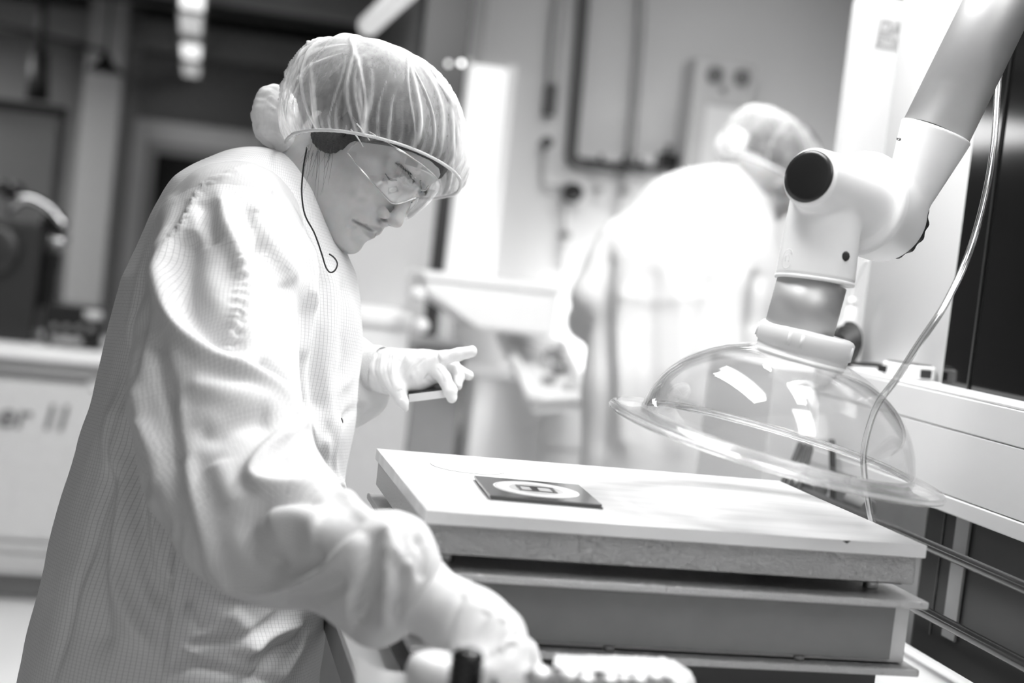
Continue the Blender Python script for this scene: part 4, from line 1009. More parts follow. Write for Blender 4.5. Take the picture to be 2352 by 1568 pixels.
# squeeze bottle in front of the wall
bc = at(1948, 775, X=1.045); bo = thing('squeeze_bottle', 'translucent white squeeze bottle with slim nozzle behind the arm socket', 'bottle', (bc[0], bc[1], 1.2935))
MB().lathe([(.0001, 0), (.022, 0), (.0235, .003), (.0235, .045), (.021, .054), (.011, .076), (.0095, .092), (.0001, .092)], (bc[0], bc[1], 1.2935), (0, 0, 1), 32).build('body', mat('milky_plastic', .72, .3), bo)
MB().lathe([(.0001, .092), (.0075, .092), (.0075, .105), (.004, .108), (.0001, .108)], (bc[0], bc[1], 1.2935), (0, 0, 1), 24).build('cap', M_WHITE2, bo)
MB().tube([(bc[0], bc[1], 1.398), (bc[0], bc[1]-.002, 1.42), (bc[0], bc[1]-.02, 1.45), (bc[0], bc[1]-.035, 1.463)], [.0028, .0022], n=8, sub=5).build('nozzle', M_WHITE2, bo)
# tall white duct behind
dc = thing('duct_column', 'tall white ducted column with printed label behind the right wall', 'duct', (1.33, 2.72, 0))
x0 = at(1985, 10, Y=2.6)[0]
bx('column_body', (x0, 2.6, 0), (x0+.26, 2.66, 1.99), M_WHITE, dc, bevel=.012, seg=3)
bx('label_plate', (x0+.030, 2.5975, 1.895), (x0+.155, 2.5995, 1.952), mat('label_grey', .58, .5), dc, bevel=.0004)
text_obj('label_text', 'DASE', .036, (x0+.033, 2.5970, 1.922), (1, 0, 0), (0, 0, 1), mat('ink_grey', .33, .6), dc, shear=.2, bold=.0006)
text_obj('label_text', 'ETWE', .026, (x0+.033, 2.5970, 1.899), (1, 0, 0), (0, 0, 1), MATS['ink_grey'], dc, bold=.0004)
# white socket cabinet at the end of the trunking
cb = thing('socket_cabinet', 'white wall cabinet with sockets seen through the clear dome', 'cabinet', (1.16, 2.45, .55))
bx('cabinet_body', (1.008, 2.30, .55), (1.30, 2.62, 1.268), M_WHITE, cb, bevel=.003)
bx('socket_plate', (1.060, 2.293, 1.125), (1.135, 2.2995, 1.190), M_WHITE2, cb, bevel=.002)
bx('socket_plate', (1.160, 2.293, 1.125), (1.235, 2.2995, 1.190), M_WHITE2, cb, bevel=.002)
# plugged black power leads
pl = thing('power_plug', 'white and black power plug with leads hanging under the clear dome', 'plug', tuple(at(1925, 990, Y=2.15)))
def P2(x, y, Y=2.15): return at(x, y, Y=Y)
MB().tube([P2(1912, 850, 2.2), P2(1898, 905), P2(1882, 950), P2(1872, 988), P2(1895, 968), P2(1925, 950)], .0052, n=8, sub=6).build('lead', M_RUB, pl)
MB().tube([P2(1944, 862, 2.2), P2(1932, 905), P2(1922, 945), P2(1928, 962)], .0052, n=8, sub=6).build('lead', M_RUB, pl)
MB().tube([P2(1918, 945), P2(1948, 952), P2(1956, 966)], [.013, .011, .007], n=14, sub=6).build('plug_head', M_RUB, pl)
MB().tube([P2(1890, 985), P2(1912, 978), P2(1940, 988), P2(1962, 1000)], [.012, .019, .021, .016], n=20, sub=6).build('plug_body', M_WHITE2, pl)
bx('plug_base', tuple(P2(1945, 1010)-[.01, .002, .0]), tuple(P2(1960, 975)+[.004, .02, .0]), M_MGREY, pl)
cs = [[(1838, 1020, 2.05), (1822, 1062, 2.0), (1800, 1108, 1.95), (1786, 1150, 1.9)], [(1862, 1028, 2.05), (1848, 1080, 2.0), (1832, 1130, 1.95), (1825, 1170, 1.9)], [(1850, 1022, 2.06), (1835, 1070, 2.0), (1815, 1110, 1.95), (1800, 1145, 1.92)], [(1911, 1010, 2.0), (1913, 1090, 1.98), (1912, 1150, 1.97), (1912, 1230, 1.95)]]
lab = ['leftmost black cable dropping behind the pale board top', 'thick black cable right of a close pair behind the board', 'thin black cable between two others behind the board', 'straight black cable dropping down under the plug']
for c_, l_ in zip(cs, lab):
    q = MB().tube([at(x, y, Y=Y) for x, y, Y in c_], .0034 if 'thin' in l_ else .0050, n=10, sub=6).build('cable', M_RUB); props(q, l_, 'cable', 'black cables behind the board')
for (x, y, l_) in ((1882, 1130, 'grey pipe clamp behind the board near the straight cable'), (1990, 1172, 'dark grey pipe clamp behind the board beside the hose end')):
    c_ = at(x, y, X=.985); cpo = thing('pipe_clamp', l_, 'clamp', tuple(c_))
    MB().rod(c_+[-.012, -.03, .008], c_+[-.012, .03, .008], .013, n=20).build('jaw', M_MGREY, cpo, bevel=.002)
    MB().rod(c_+[-.012, 0, .02], c_+[-.012, 0, -.02], .006, n=12).build('screw', M_RUB, cpo)
# under the trunking
ru = thing('rail_frame', 'dark metal rail frame below the white trunking at right', 'rail', (.96, 1.3, .95))
for z in (1.0985, 1.0155):
    MB().tube([(.95, .4, z), (.95, 1.3, z), (.95, 2.05, z)], .0075, n=14, sub=2).build('rail', mat('rail_dark', .10, .25, .7), ru)
for y in (.5, 2.02): bx('post', (.944, y-.006, .951), (.956, y+.006, 1.105), M_DK, ru)
dkc = thing('dark_cabinet', 'black glossy cabinet front below the trunking behind the dark rails', 'cabinet', (1.05, 1.0, .951))
bx('cabinet_front', (1.045, .35, 0), (1.075, 1.80, 1.128), M_DK, dkc, bevel=.001)
bx('steel_strip', (1.040, 1.685, .96), (1.0445, 1.718, 1.128), M_GREY, dkc, bevel=.0008)
bx('door_gap', (1.0438, 1.752, .951), (1.0448, 1.755, 1.128), M_BLK, dkc, bevel=0)
MB().lathe([(.0001, 0), (.014, 0), (.014, .002), (.0001, .002)], (1.0425, 1.700, .985), (-1, 0, 0), 32).build('round_knob', M_WHITE2, dkc)
bx('side_panel', (1.045, 1.803, 0), (1.075, 2.10, 1.128), M_GREY, dkc, bevel=.001, label='plain grey side panel')
# ================================================================ BACKGROUND RIGHT: pipes on the middle wall
LASTP = [None]
def pipe(name, pts, r, m, label, cat='pipe', group='pipes on the far wall', n=14):
    o_ = MB().tube([at(x, y, Y=4.90) for x, y in pts], r, n=n, sub=6).build(name, m); LASTP[0] = o_; return props(o_, label, cat, group)
pipe('wall_pipe', [(1290, -40), (1276, 60), (1262, 250)], .020, M_PIPE, 'leftmost vertical grey pipe on the far wall')
MB().tube([at(x, y, Y=4.90) for x, y in ((1266, 195), (1263, 230), (1260, 265))], .024, n=14).build('sleeve', M_IRON, LASTP[0])
pipe('wall_pipe', [(1343, -40), (1336, 60), (1325, 200), (1313, 340), (1314, 362), (1330, 374), (1360, 378)], .022, M_IRON, 'thick dark wall pipe bending right at its lower end')
pipe('wall_pipe', [(1355, 377), (1450, 384), (1540, 390), (1600, 394)], .014, M_IRON, 'dark horizontal pipe run with valves on the far wall')
pipe('wall_pipe', [(1473, -40), (1468, 100), (1452, 300), (1445, 382)], .016, M_PIPE, 'thin pale vertical pipe dropping to the valve row')
pipe('wall_pipe', [(1249, 330), (1246, 420), (1262, 428), (1300, 430)], .008, M_PIPE, 'thin bent tube leading to the black gauge')
pipe('wall_pipe', [(1300, 470), (1297, 560), (1292, 640)], .010, M_LGREY, 'pale drop tube hanging below the black gauge')
pipe('wall_pipe', [(1440, 392), (1432, 440), (1415, 520)], .014, M_LGREY, 'pale tube slanting down from the valve row')
def knob(x, y, r, m, label, cat, dpt=.05):
    c_ = at(x, y, Y=4.88); t_ = thing('gauge' if cat == 'gauge' else 'valve', label, cat, tuple(c_), 'fittings on the far wall pipes')
    MB().lathe([(.0001, 0), (r, 0), (r*1.02, dpt*.5), (r*.9, dpt), (r*.3, dpt*1.1), (.0001, dpt*1.1)], c_, (0, -1, 0), 28).build('body', m, t_)
    MB().rod(c_+[0, 0, 0], c_+[0, .07, 0], r*.3).build('stem', M_PIPE, t_)
knob(1311, 443, .036, M_BLK, 'round black gauge below the pipe bend', 'gauge')
knob(1252, 328, .020, M_IRON, 'small dark valve at the foot of leftmost pipe', 'valve')
knob(1371, 437, .014, M_GREY, 'small grey valve right of the black gauge', 'valve')
knob(1431, 440, .016, M_GREY, 'small grey valve farther right under the pipe run', 'valve')
knob(1295, 540, .014, M_MGREY, 'small drain tap hanging under the black gauge', 'valve')
for (x, y, w_, h_, l_) in ((1378, 380, .05, .020, 'black valve body at left end of the pipe run'), (1432, 386, .026, .022, 'black valve body in the middle of the pipe run'), (1467, 386, .032, .020, 'black valve body under the thin pale pipe'), (1532, 371, .036, .030, 'large black valve body near the white wall cabinet')):
    c_ = at(x, y, Y=4.87); t_ = thing('valve', l_, 'valve', tuple(c_), 'fittings on the far wall pipes')
    MB().rod(c_-[w_, 0, 0], c_+[w_, 0, 0], h_, n=16).build('body', M_BLK, t_, bevel=.004); MB().rod(c_, c_+[0, 0, h_*2], h_*.4, n=12).build('handle', M_IRON, t_)
# wall cabinet with two dials
wc_ = thing('wall_cabinet', 'white narrow wall cabinet with two dark dials on the far wall', 'cabinet', (1.86, 4.85, 1.2))
xa = at(1600, 140, Y=4.8)[0]; xb = at(1738, 150, Y=4.8)[0]; zt = at(1660, 140, Y=4.8)[2]
bx('cabinet_body', (xa, 4.8, 1.15), (xb, 4.94, zt), M_LGREY, wc_, bevel=.004)
bx('door_panel', (xa+.055, 4.792, 1.2), (xb-.02, 4.7995, zt-.16), M_WHITE, wc_, bevel=.003)
for x in (1641, 1702):
    c_ = at(x, 173+(x-1641)*.11, Y=4.799); MB().lathe([(.0001, 0), (.030, 0), (.028, .02), (.0001, .024)], c_, (0, -1, 0), 24).build('dial', M_MGREY, wc_)
c_ = at(1662, 208, Y=4.799); MB().lathe([(.0001, 0), (.014, 0), (.0001, .012)], c_, (0, -1, 0), 16).build('small_dial', M_GREY, wc_)
# dark post and bright window
structure(bx('trim_1', (.70, 4.86, 0), (.865, 4.949, 2.9), M_DK, bevel=.004))
w2 = lk(bpy.data.objects.new('window_2', None)); w2.location = (1.0, 4.93, 1.2); w2['kind'] = 'structure'
xa, xb = at(1080, 300, Y=4.93)[0], at(1150, 300, Y=4.93)[0]
M_DAY = newmat('daylight_pane'); _m, _nt, _o = M_DAY; _e = N(_nt, 'ShaderNodeEmission'); _e.inputs[0].default_value = (1, 1, 1, 1); _e.inputs[1].default_value = 1.0; _nt.links.new(_e.outputs[0], _o.inputs[0])
bx('window_pane', (xa-.02, 4.935, 1.27), (xb, 4.945, at(1110, 150, Y=4.93)[2]), _m, w2, bevel=0)
bx('window_frame', (xb, 4.915, 1.25), (xb+.03, 4.949, at(1110, 140, Y=4.93)[2]), M_WHITE, w2)
bx('window_frame', (xa-.05, 4.915, 1.25), (xa-.02, 4.949, at(1110, 140, Y=4.93)[2]), M_WHITE, w2)
for (x, y, e) in ((1060, 145, 4), (1030, 146, 1.6)):
    c_ = at(x, y, Y=4.853); lo_ = MB().lathe([(.0001, -.008), (.007, -.004), (.008, 0), (.007, .004), (.0001, .008)], c_, (0, 1, 0), 16).build('indicator_lamp', mat('lamp_glow%g' % e, .8, .3, emit=e))
    props(lo_, 'brighter tiny round indicator lamp on the dark post' if e == 4 else 'dimmer tiny round indicator lamp left of its bright neighbour', 'lamp', 'indicator lamps on the post')
# partition behind the face
pt = bx('whiteboard', (.39, 4.64, .99), (.775, 4.68, 1.745), mat('board_face', .50, .5, var=.02), bevel=.006); [bx('board_leg', (x, 4.65, 0), (x+.03, 4.675, .99), M_LGREY, pt) for x in (.42, .72)]; props(pt, 'large pale board standing behind the bowed face', 'board')
bf = bx('white_bin', tuple(at(800, 850, Y=4.0)*[1, 1, 1]), tuple(at(945, 735, Y=4.0)+[0, .25, 0]), M_WHITE, bevel=.02, seg=3); props(bf, 'white lidded box on a shelf behind the chest', 'box')
bl_ = bx('box_lid', tuple(at(795, 742, Y=3.98)), tuple(at(950, 722, Y=3.98)+[0, .28, 0]), M_WHITE2, bevel=.01, seg=3); bl_.parent = bf; bl_.matrix_parent_inverse = Matrix.Translation(-Vector(bf.location))
cab = thing('low_cabinet', 'grey low cabinet under the white box behind the held chip box', 'cabinet', (.5, 4.1, 0))
bx('cabinet_body', (at(760, 900, Y=4.0)[0], 4.0, .62), (at(945, 900, Y=4.0)[0], 4.4, at(850, 868, Y=4.0)[2]), M_LGREY, cab, bevel=.006)
bx('cabinet_base', (at(760, 900, Y=4.0)[0]+.02, 4.02, 0), (at(925, 900, Y=4.0)[0], 4.38, at(850, 1035, Y=4.0)[2]), M_MGREY, cab, bevel=.006)
# sink cabinet and shelf
sk = thing('sink_basin', 'large white wall hung basin with bright front beside the dark post', 'sink', (1.0, 4.0, 1.15))
xa, xb = at(972, 700, Y=3.9)[0], at(1282, 700, Y=3.9)[0]; zt = at(1100, 655, Y=3.9)[2]; zb = at(1180, 765, Y=3.9)[2]
MB().prism([(xa, 3.9, zt), (xb, 3.9, zt), (xb, 3.9, zb), (xa+.16, 3.9, zb), (xa, 3.9, zb+.09)], (0, .28, 0)).build('basin', M_WHITE, sk, bevel=.012, seg=3)
bx('basin_lip', (xa-.01, 3.89, zt), (xb+.01, 4.19, zt+.022), M_WHITE2, sk, bevel=.008)
for x in (960, 968):
    c_ = at(x, 676+(x-960)*9, Y=3.87); q = MB().lathe([(.0001, -.02), (.018, -.012), (.022, 0), (.018, .012), (.0001, .02)], c_, (0, 1, 0), 20).build('wall_hook', M_WHITE2)
    props(q, 'upper round white knob on the dark post' if x == 960 else 'lower round white knob on the dark post', 'knob', 'knobs on the dark post')
# bench below the sink: drawers and tray
xb2 = at(1420, 900, Y=4.1)[0]
dr = thing('drawer_unit', 'white drawer cabinet between the sink and the person in back', 'cabinet', (1.2, 4.3, 0))
xd0 = at(1085, 950, Y=4.1)[0]
bx('carcass', (xd0, 4.1, 0), (xb2, 4.6, at(1200, 985, Y=4.1)[2]+.14), M_WHITE, dr, bevel=.006)
z1 = at(1200, 985, Y=4.1)[2]+.11
for i in range(4):
    bx('drawer', (xd0+.22, 4.088, z1-.17*(i+1)+.012), (xb2-.01, 4.0995, z1-.17*i), M_WHITE2, dr, bevel=.004)
gc = bx('grey_cabinet', (at(945, 900, Y=4.2)[0], 4.2, 0), (at(1062, 900, Y=4.2)[0], 4.6, 1.12), M_GREY, bevel=.008); props(gc, 'mid grey upright cabinet behind the pointing glove', 'cabinet')
ty_ = thing('parts_tray', 'sloping white tray of small parts left of the second person', 'tray', tuple(at(1250, 900, Y=3.8)))
A = [at(1150, 775, Y=4.2), at(1290, 800, Y=4.2), at(1350, 920, Y=3.7), at(1225, 925, Y=3.7)]
MB().prism(A, (0, 0, -.03)).build('tray_base', M_WHITE, ty_, bevel=.004)
for i in range(4):
    a, b = A[i], A[(i+1) % 4]; MB().tube([a+[0, 0, .01], (a+b)/2+[0, 0, .01], b+[0, 0, .01]], .018, n=10, sub=2).build('tray_rim', M_WHITE2, ty_)
r_ = np.random.default_rng(4)
for i in range(9):
    u_, v_ = .2+.6*r_.random(), .15+.7*r_.random(); c_ = (A[0]*(1-u_)+A[1]*u_)*(1-v_)+(A[3]*(1-u_)+A[2]*u_)*v_
    q = bx('small_part', tuple(c_-[.018, .012, -.002]), tuple(c_+[.018, .012, .022]), [M_GREY, M_MGREY, M_LGREY][i % 3], bevel=.003)
    props(q, 'small grey component lying in the sloping white tray', 'component', 'components in the white tray')
# ================================================================ BACKGROUND LEFT: the hall
d1 = lk(bpy.data.objects.new('door_1', None)); d1.location = (-.05, 8.6, 0); d1['kind'] = 'structure'
Y8 = 8.6; xl, xr = at(300, 290, Y=Y8)[0], at(588, 310, Y=Y8)[0]; zt = at(430, 285, Y=Y8)[2]
M_FR = mat('door_frame_paint', .78, .6)
bx('door_frame', (xl, Y8-.05, 0), (xl+.10, Y8, zt), M_FR, d1, bevel=.01); bx('door_frame', (xr-.03, Y8-.05, 0), (xr+.05, Y8, zt), M_FR, d1, bevel=.01)
bx('door_frame', (xl+.10, Y8-.05, zt-.13), (xr-.03, Y8, zt), M_FR, d1, bevel=.01)
bx('door_leaf', (xl+.10, Y8-.01, 0), (xr-.03, Y8+.03, zt-.13), mat('door_paint', .42, .6), d1, bevel=.004)
bx('door_pane', (xl+.16, Y8-.02, 1.05), (xr-.03, Y8-.0105, zt-.19), mat('dark_pane', .03, .2), d1, bevel=0)
def hallbox(name, p0, p1, Y, dY, m, label, cat, bevel=.01, group=None, gap=0):
    a, b = at(*p0, Y=Y), at(*p1, Y=Y); lo = np.minimum(a, b); hi = np.maximum(a, b); hi[1] = Y+dY
    return props(bx(name, tuple(lo), tuple(hi), m, bevel=bevel), label, cat, group)
structure(bx('trim_2', (at(172, 400, Y=8.2)[0], 8.2, 0), (at(262, 400, Y=8.2)[0], 8.6, 2.9), mat('column_paint', .50, .8), bevel=.01))
structure(bx('trim_3', (at(262, 400, Y=8.5)[0], 8.5, 0), (at(300, 400, Y=8.5)[0], 8.69, 2.9), M_DARKW, bevel=.0))
for i, (y, z, m) in enumerate([(8.45, 2.36, M_BEAML), (7.6, 2.50, M_BEAM), (6.9, 2.45, M_BEAML), (6.2, 2.52, M_BEAM), (5.6, 2.5, M_BEAML)]):
    structure(bx('trim_%d' % (i+4), (-4.3, y, z), (.78, y+.16, z+.16), m, bevel=.004))
# row of ceiling lamps
for i, (y0, px) in enumerate(((5.2, 432), (5.95, 436), (6.9, 443), (7.8, 448))):
    x = at(px, 60, Y=y0)[0]; lt = thing('ceiling_lamp', ['nearest', 'second', 'third', 'farthest'][i]+' lamp of the row hanging in the dark hall', 'lamp', (x, y0+.3, 2.27), 'row of hall lamps')
    bx('housing', (x-.055, y0, 2.235), (x+.055, y0+.62, 2.29), mat('lamp_housing', .45, .5), lt, bevel=.006)
    bx('diffuser', (x-.045, y0+.05, 2.225), (x+.045, y0+.57, 2.2345), mat('hall_diffuser%d' % (i % 2), .8, .4, emit=(.9, .35)[i % 2]), lt, bevel=.003)
    for yy in (.12, .5): MB().rod((x, y0+yy, 2.29), (x, y0+yy, 2.9), .004, n=8).build('hanger', M_RUB, lt)
lt = thing('ceiling_lamp', 'long pale lamp tube crossing the top edge above the cap', 'lamp', tuple(at(900, 20, Y=4.6)), 'row of hall lamps')
a, b = at(845, 60, Y=4.9), at(975, -60, Y=4.2); 
MB().rod(a, b, .035, n=20).build('housing', mat('pale_tube', .8, .4, emit=.35), lt, bevel=.004); MB().rod((a+b)/2, ((a+b)/2)*[1, 1, 0]+[0, 0, 2.9], .006, n=8).build('hanger', M_RUB, lt)
# pendant
pc_ = at(240, 168, Y=6.6); pn = thing('pendant_lamp', 'black cone pendant lamp hanging in the dark hall', 'lamp', tuple(pc_))
MB().lathe([(.085, 0), (.075, .015), (.03, .05), (.012, .09), (.0001, .1)], pc_, (0, 0, 1), 28).build('shade', M_BLK, pn)
MB().rod(pc_+[0, 0, .09], pc_*[1, 1, 0]+[0, 0, 2.9], .006, n=8).build('cord', M_RUB, pn)
MB().tube([pc_+[-.6, 0, .16], pc_+[-.3, 0, .13], pc_+[0, 0, .09]], .010, n=8, sub=3).build('side_arm', M_RUB, pn)
# tall machine at the far left
mt = thing('tall_machine', 'tall grey machine with black top tray at the left edge', 'machine', (-.72, 6.6, 0))
a, b = at(-60, 240, Y=6.5), at(150, 250, Y=6.5)
bx('tower', (a[0], 6.5, 0), (b[0]-.02, 6.9, a[2]), mat('machine_grey', .20, .6), mt, bevel=.01)
bx('top_tray', (a[0], 6.45, a[2]), (b[0]+.01, 6.95, a[2]+.035), M_BLK, mt, bevel=.004)
MB().rod(((at(85, 230, Y=6.6))), at(92, 120, Y=6.6), .05, .035, n=16).build('stack_pipe', M_RUB, mt)
MB().rod(at(92, 120, Y=6.6), at(98, -20, Y=6.6), .02, n=12).build('mast', M_RUB, mt)
bx('side_handle', tuple(at(135, 420, Y=6.45)), tuple(at(150, 290, Y=6.45)+[0, .05, 0]), M_RUB, mt)
# left bench with panel "er II"
lb = thing('panel_bench', 'white bench with lettered front panel at the left edge', 'bench', (-.6, 5.4, 0))
YB = 5.2; zt_ = at(0, 788, Y=YB)[2]; xr_ = at(262, 800, Y=YB)[0]
bx('bench_top', (-2.2, YB-.03, zt_-.045), (xr_+.25, YB+.7, zt_), M_WHITE, lb, bevel=.004)
z0_, z1_ = at(0, 1236, Y=YB)[2], at(0, 868, Y=YB)[2]
bx('front_panel', (-2.2, YB, z0_+.0), (xr_+.0, YB+.02, z1_), mat('bench_panel', .56, .5), lb, bevel=.002)
for (p, q_) in ((805, 822), (832, 850)): bx('top_rail', (-2.2, YB-.012, at(0, q_, Y=YB)[2]), (xr_+.01, YB-.0005, at(0, p, Y=YB)[2]), M_ALU, lb, bevel=.002)
for (p, q_) in ((1244, 1262), (1272, 1290), (1298, 1312)): bx('bottom_rail', (-2.2, YB-.012, at(0, q_, Y=YB)[2]), (xr_+.01, YB-.0005, at(0, p, Y=YB)[2]), M_LGREY, lb, bevel=.002)
bx('frame_post', (xr_-.006, YB-.006, z0_), (xr_+.02, YB+.02, zt_-.045), M_ALU, lb, bevel=.002)
bx('kick_board', (-2.2, YB+.06, 0.0), (xr_+.2, YB+.5, .10), M_MGREY, lb, bevel=.002)
bx('inner_carcass', (-2.2, YB+.03, .10), (xr_+.2, YB+.6, zt_-.05), M_LGREY, lb, bevel=.002)
bx('small_sticker', tuple(at(200, 897, Y=YB-.002)), tuple(at(252, 880, Y=YB-.002)+[0, .0015, 0]), M_WHITE2, lb, bevel=0)
tx0 = at(-12, 980, Y=YB-.003)
for (s_, px_, dy) in (('er', -12, 0), ('I', 96, 7), ('I', 127, 9)): text_obj('lettering', s_, .128, tuple(at(px_, 978+dy, Y=YB-.003)), (1, 0, 0), (0, 0, 1), mat('letter_grey', .10, .6), lb, depth=.0012, shear=.18, bold=.0015)
def eqbox(name, p0, p1, m, label, cat, Y=YB+.05, d=.3, **k): return hallbox(name, p0, p1, Y, d, m, label, cat, **k)
zt2 = zt_
e1_ = thing('laser_unit', 'black upright instrument housing standing on the lettered bench', 'instrument', (at(50, 780, Y=5.3)[0], 5.4, zt_))
a, b = at(-30, 500, Y=5.3), at(100, 490, Y=5.3)
bx('housing', (a[0], 5.3, zt_+.001), (b[0], 5.6, a[2]), M_DK, e1_, bevel=.01)
MB().lathe([(.09, 0), (.09, .02), (.06, .03), (.0001, .03)], at(-8, 570, Y=5.3), (0, -1, 0), 24).build('lens_ring', M_DK, e1_)
bx('side_arm', (b[0]-.01, 5.51, zt_+.12), (b[0]+.05, 5.6, a[2]-.1), M_BLK, e1_)
MB().rod(at(105, 550, Y=5.3), at(160, 556, Y=5.3), .014, n=14).build('chrome_rod', M_CHROME, e1_)
MB().tube([at(20, 480, Y=5.35), at(60, 455, Y=5.35), at(110, 478, Y=5.35), at(150, 520, Y=5.35)], .02, n=12, sub=5).build('curved_pipe', M_CHROME, e1_)
MB().tube([at(95, 510, Y=5.4), at(130, 520, Y=5.4), at(150, 530, Y=5.4)], .03, n=12, sub=5).build('curved_pipe', M_BLK, e1_)
for (x, y) in ((5, 432), (38, 438)): MB().lathe([(.0001, -.03), (.025, -.02), (.03, 0), (.025, .02), (.0001, .03)], at(x, y, Y=5.4), (0, 0, 1), 16).build('top_knob', M_BLK, e1_)
MB().rod(at(20, 495, Y=5.42), at(20, 440, Y=5.42), .008, n=10).build('knob_stem', M_BLK, e1_)
e2_ = thing('power_supply', 'low black control box with small display on the lettered bench', 'instrument', (at(170, 780, Y=5.25)[0], 5.3, zt_))
a, b = at(98, 690, Y=5.25), at(240, 700, Y=5.25)
bx('housing', (a[0]+.012, 5.25, zt_+.012), (b[0], 5.5, a[2]-.005), M_BLK, e2_, bevel=.006)
bx('display', tuple(at(192, 733, Y=5.247)), tuple(at(235, 716, Y=5.247)+[0, .002, 0]), mat('display_pale', .5, .3), e2_, bevel=0)
for i in range(4): MB().lathe([(.0001, 0), (.013, 0), (.012, .012), (.0001, .014)], at(124+28*i, 750+2*i, Y=5.249), (0, -1, 0), 16).build('knob', M_MGREY, e2_)
for x in (a[0]+.03, b[0]-.02): MB().rod((x, 5.3, zt_), (x, 5.3, zt_+.012), .01, n=10).build('foot', M_RUB, e2_)
bx('strip_label', tuple(at(112, 790, Y=5.248)*[1, 1, 0]+[0, 0, zt_+.014]), tuple(at(190, 776, Y=5.248)+[0, .0015, .0]), M_GREY, e2_, bevel=0)
# ================================================================ FOREGROUND ITEMS
bo_ = thing('black_cap_bottle', 'small bottle with ribbed black cap in the near foreground', 'bottle', (at(1066, 1568, Y=1.05)[0], 1.05, .951))
bx_, zt3 = at(1068, 1560, Y=1.05)[0], at(1066, 1488, Y=1.05)[2]
MB().lathe([(.0001, 0), (.020, 0), (.021, .003), (.021, zt3-.951-.052), (.015, zt3-.951-.040), (.0001, zt3-.951-.040)], (bx_, 1.05, .951), (0, 0, 1), 40).build('body', mat('amber_glass', .06, .1), bo_)
pr = [(.0001, -.040), (.0115, -.040), (.0118, -.032)]
for i in range(5): h_ = -.032+i*.0056; pr += [(.0128, h_+.0008), (.0132, h_+.0030), (.0120, h_+.0048)]
pr += [(.0110, -.002), (.006, 0), (.0001, 0)]
MB().lathe(pr, (bx_, 1.05, zt3), (0, 0, 1), 40).build('cap', mat('cap_gloss', .012, .18), bo_)
jl = thing('white_jar', 'white jar with rounded lid left of the black bottle cap', 'jar', (at(985, 1568, Y=1.16)[0], 1.16, .951))
jx, jz = at(1000, 1560, Y=1.16)[0], at(1000, 1502, Y=1.16)[2]
MB().lathe([(.0001, 0), (.023, 0), (.023, jz-.951-.022), (.0001, jz-.951-.022)], (jx, 1.16, .951), (0, 0, 1), 40).build('body', M_WHITE2, jl)
MB().lathe([(.0001, -.024), (.0255, -.024), (.0262, -.014), (.023, -.004), (.015, 0), (.0001, 0)], (jx, 1.16, jz), (0, 0, 1), 40).build('lid', M_WHITE2, jl)
# curled paper sheet
pp = [at(812, 1505, Y=1.22), at(870, 1535, Y=1.20), at(930, 1545, Y=1.19), at(975, 1535, Y=1.18)]
A = spline(pp, 8); B = A.copy(); B[:, 2] = .953; B[:, 0] += .012; B[:, 1] -= .03
V = np.vstack([A, B, A+[0, .0012, 0], B+[0, .0012, 0]]); k = len(A)
Fq = [(i, i+1, k+i+1, k+i) for i in range(k-1)]+[(2*k+i, 3*k+i, 3*k+i+1, 2*k+i+1) for i in range(k-1)]+[(i, 2*k+i, 2*k+i+1, i+1) for i in range(k-1)]+[(k+i, k+i+1, 3*k+i+1, 3*k+i) for i in range(k-1)]+[(0, k, 3*k, 2*k), (k-1, 3*k-1, 4*k-1, 2*k-1)]
ps = mesh_obj('paper_sheet', V, Fq, mat('paper', .82, .7)); props(ps, 'curled white paper sheet standing at the near left of the bench', 'paper')
# foil tray of shiny pieces with white wrap
ft_ = thing('foil_pack', 'white wrapped pack with crinkled edge in the front of the bench', 'pack', (at(1430, 1568, Y=1.18)[0], 1.18, .951))
top_l = [(1275, 1512), (1310, 1512), (1400, 1511), (1500, 1514), (1548, 1522), (1590, 1550), (1600, 1580)]
bot_l = [(1272, 1530), (1310, 1536), (1400, 1541), (1480, 1546), (1520, 1548), (1560, 1575), (1575, 1600)]
A = spline([at(x, y, Y=1.24) for x, y in top_l], 8); B = spline([at(x, y, Y=1.12) for x, y in bot_l], 8)
rows = 10; V = []; k = len(A); rg = np.random.default_rng(8)
for j in range(rows):
    t = j/(rows-1); R_ = A+(B-A)*t; R_ = R_+np.array([0, 0, 1])*(.005*math.sin(PI*t)+.0025*np.sin(np.arange(k)*1.7+j*2.1)*(0 < j < rows-1))[:, None] if True else R_; V.append(R_)
V = np.concatenate(V); Fq = [(j*k+i, j*k+i+1, (j+1)*k+i+1, (j+1)*k+i) for j in range(rows-1) for i in range(k-1)]
wr_ = mesh_obj('wrap', V, Fq, mat('wrap_white', .82, .35), ft_); sd = wr_.modifiers.new('t', 'SOLIDIFY'); sd.thickness = .0012
bb = MB().prism([at(1290, 1545, Y=1.20), at(1560, 1565, Y=1.20), at(1560, 1600, Y=1.20)*[1, 1, 0]+[0, 0, .952], at(1290, 1600, Y=1.20)*[1, 1, 0]+[0, 0, .952]], (0, -.06, 0)).build('pack_body', M_LGREY, ft_, bevel=.004)
rg = np.random.default_rng(5)
spots = [(1240, 1555), (1305, 1558), (1345, 1566), (1400, 1566), (1432, 1562), (1468, 1566), (1505, 1560)]
for i, (x, y) in enumerate(spots):
    c_ = at(x, y, Y=1.02); s_r = .006+.004*rg.random()
    V, Q = nets(lambda p: s_ell(p, c_, (s_r*1.3, s_r, s_r*.9)), c_-.015, c_+.015, .0018)
    q = fast_mesh('metal_piece', V, Q, mat('shiny_piece', .6, .42, .9)); props(q, 'small shiny metal piece heaped on the tray in front of the pack', 'metal piece', 'shiny pieces at the front edge')
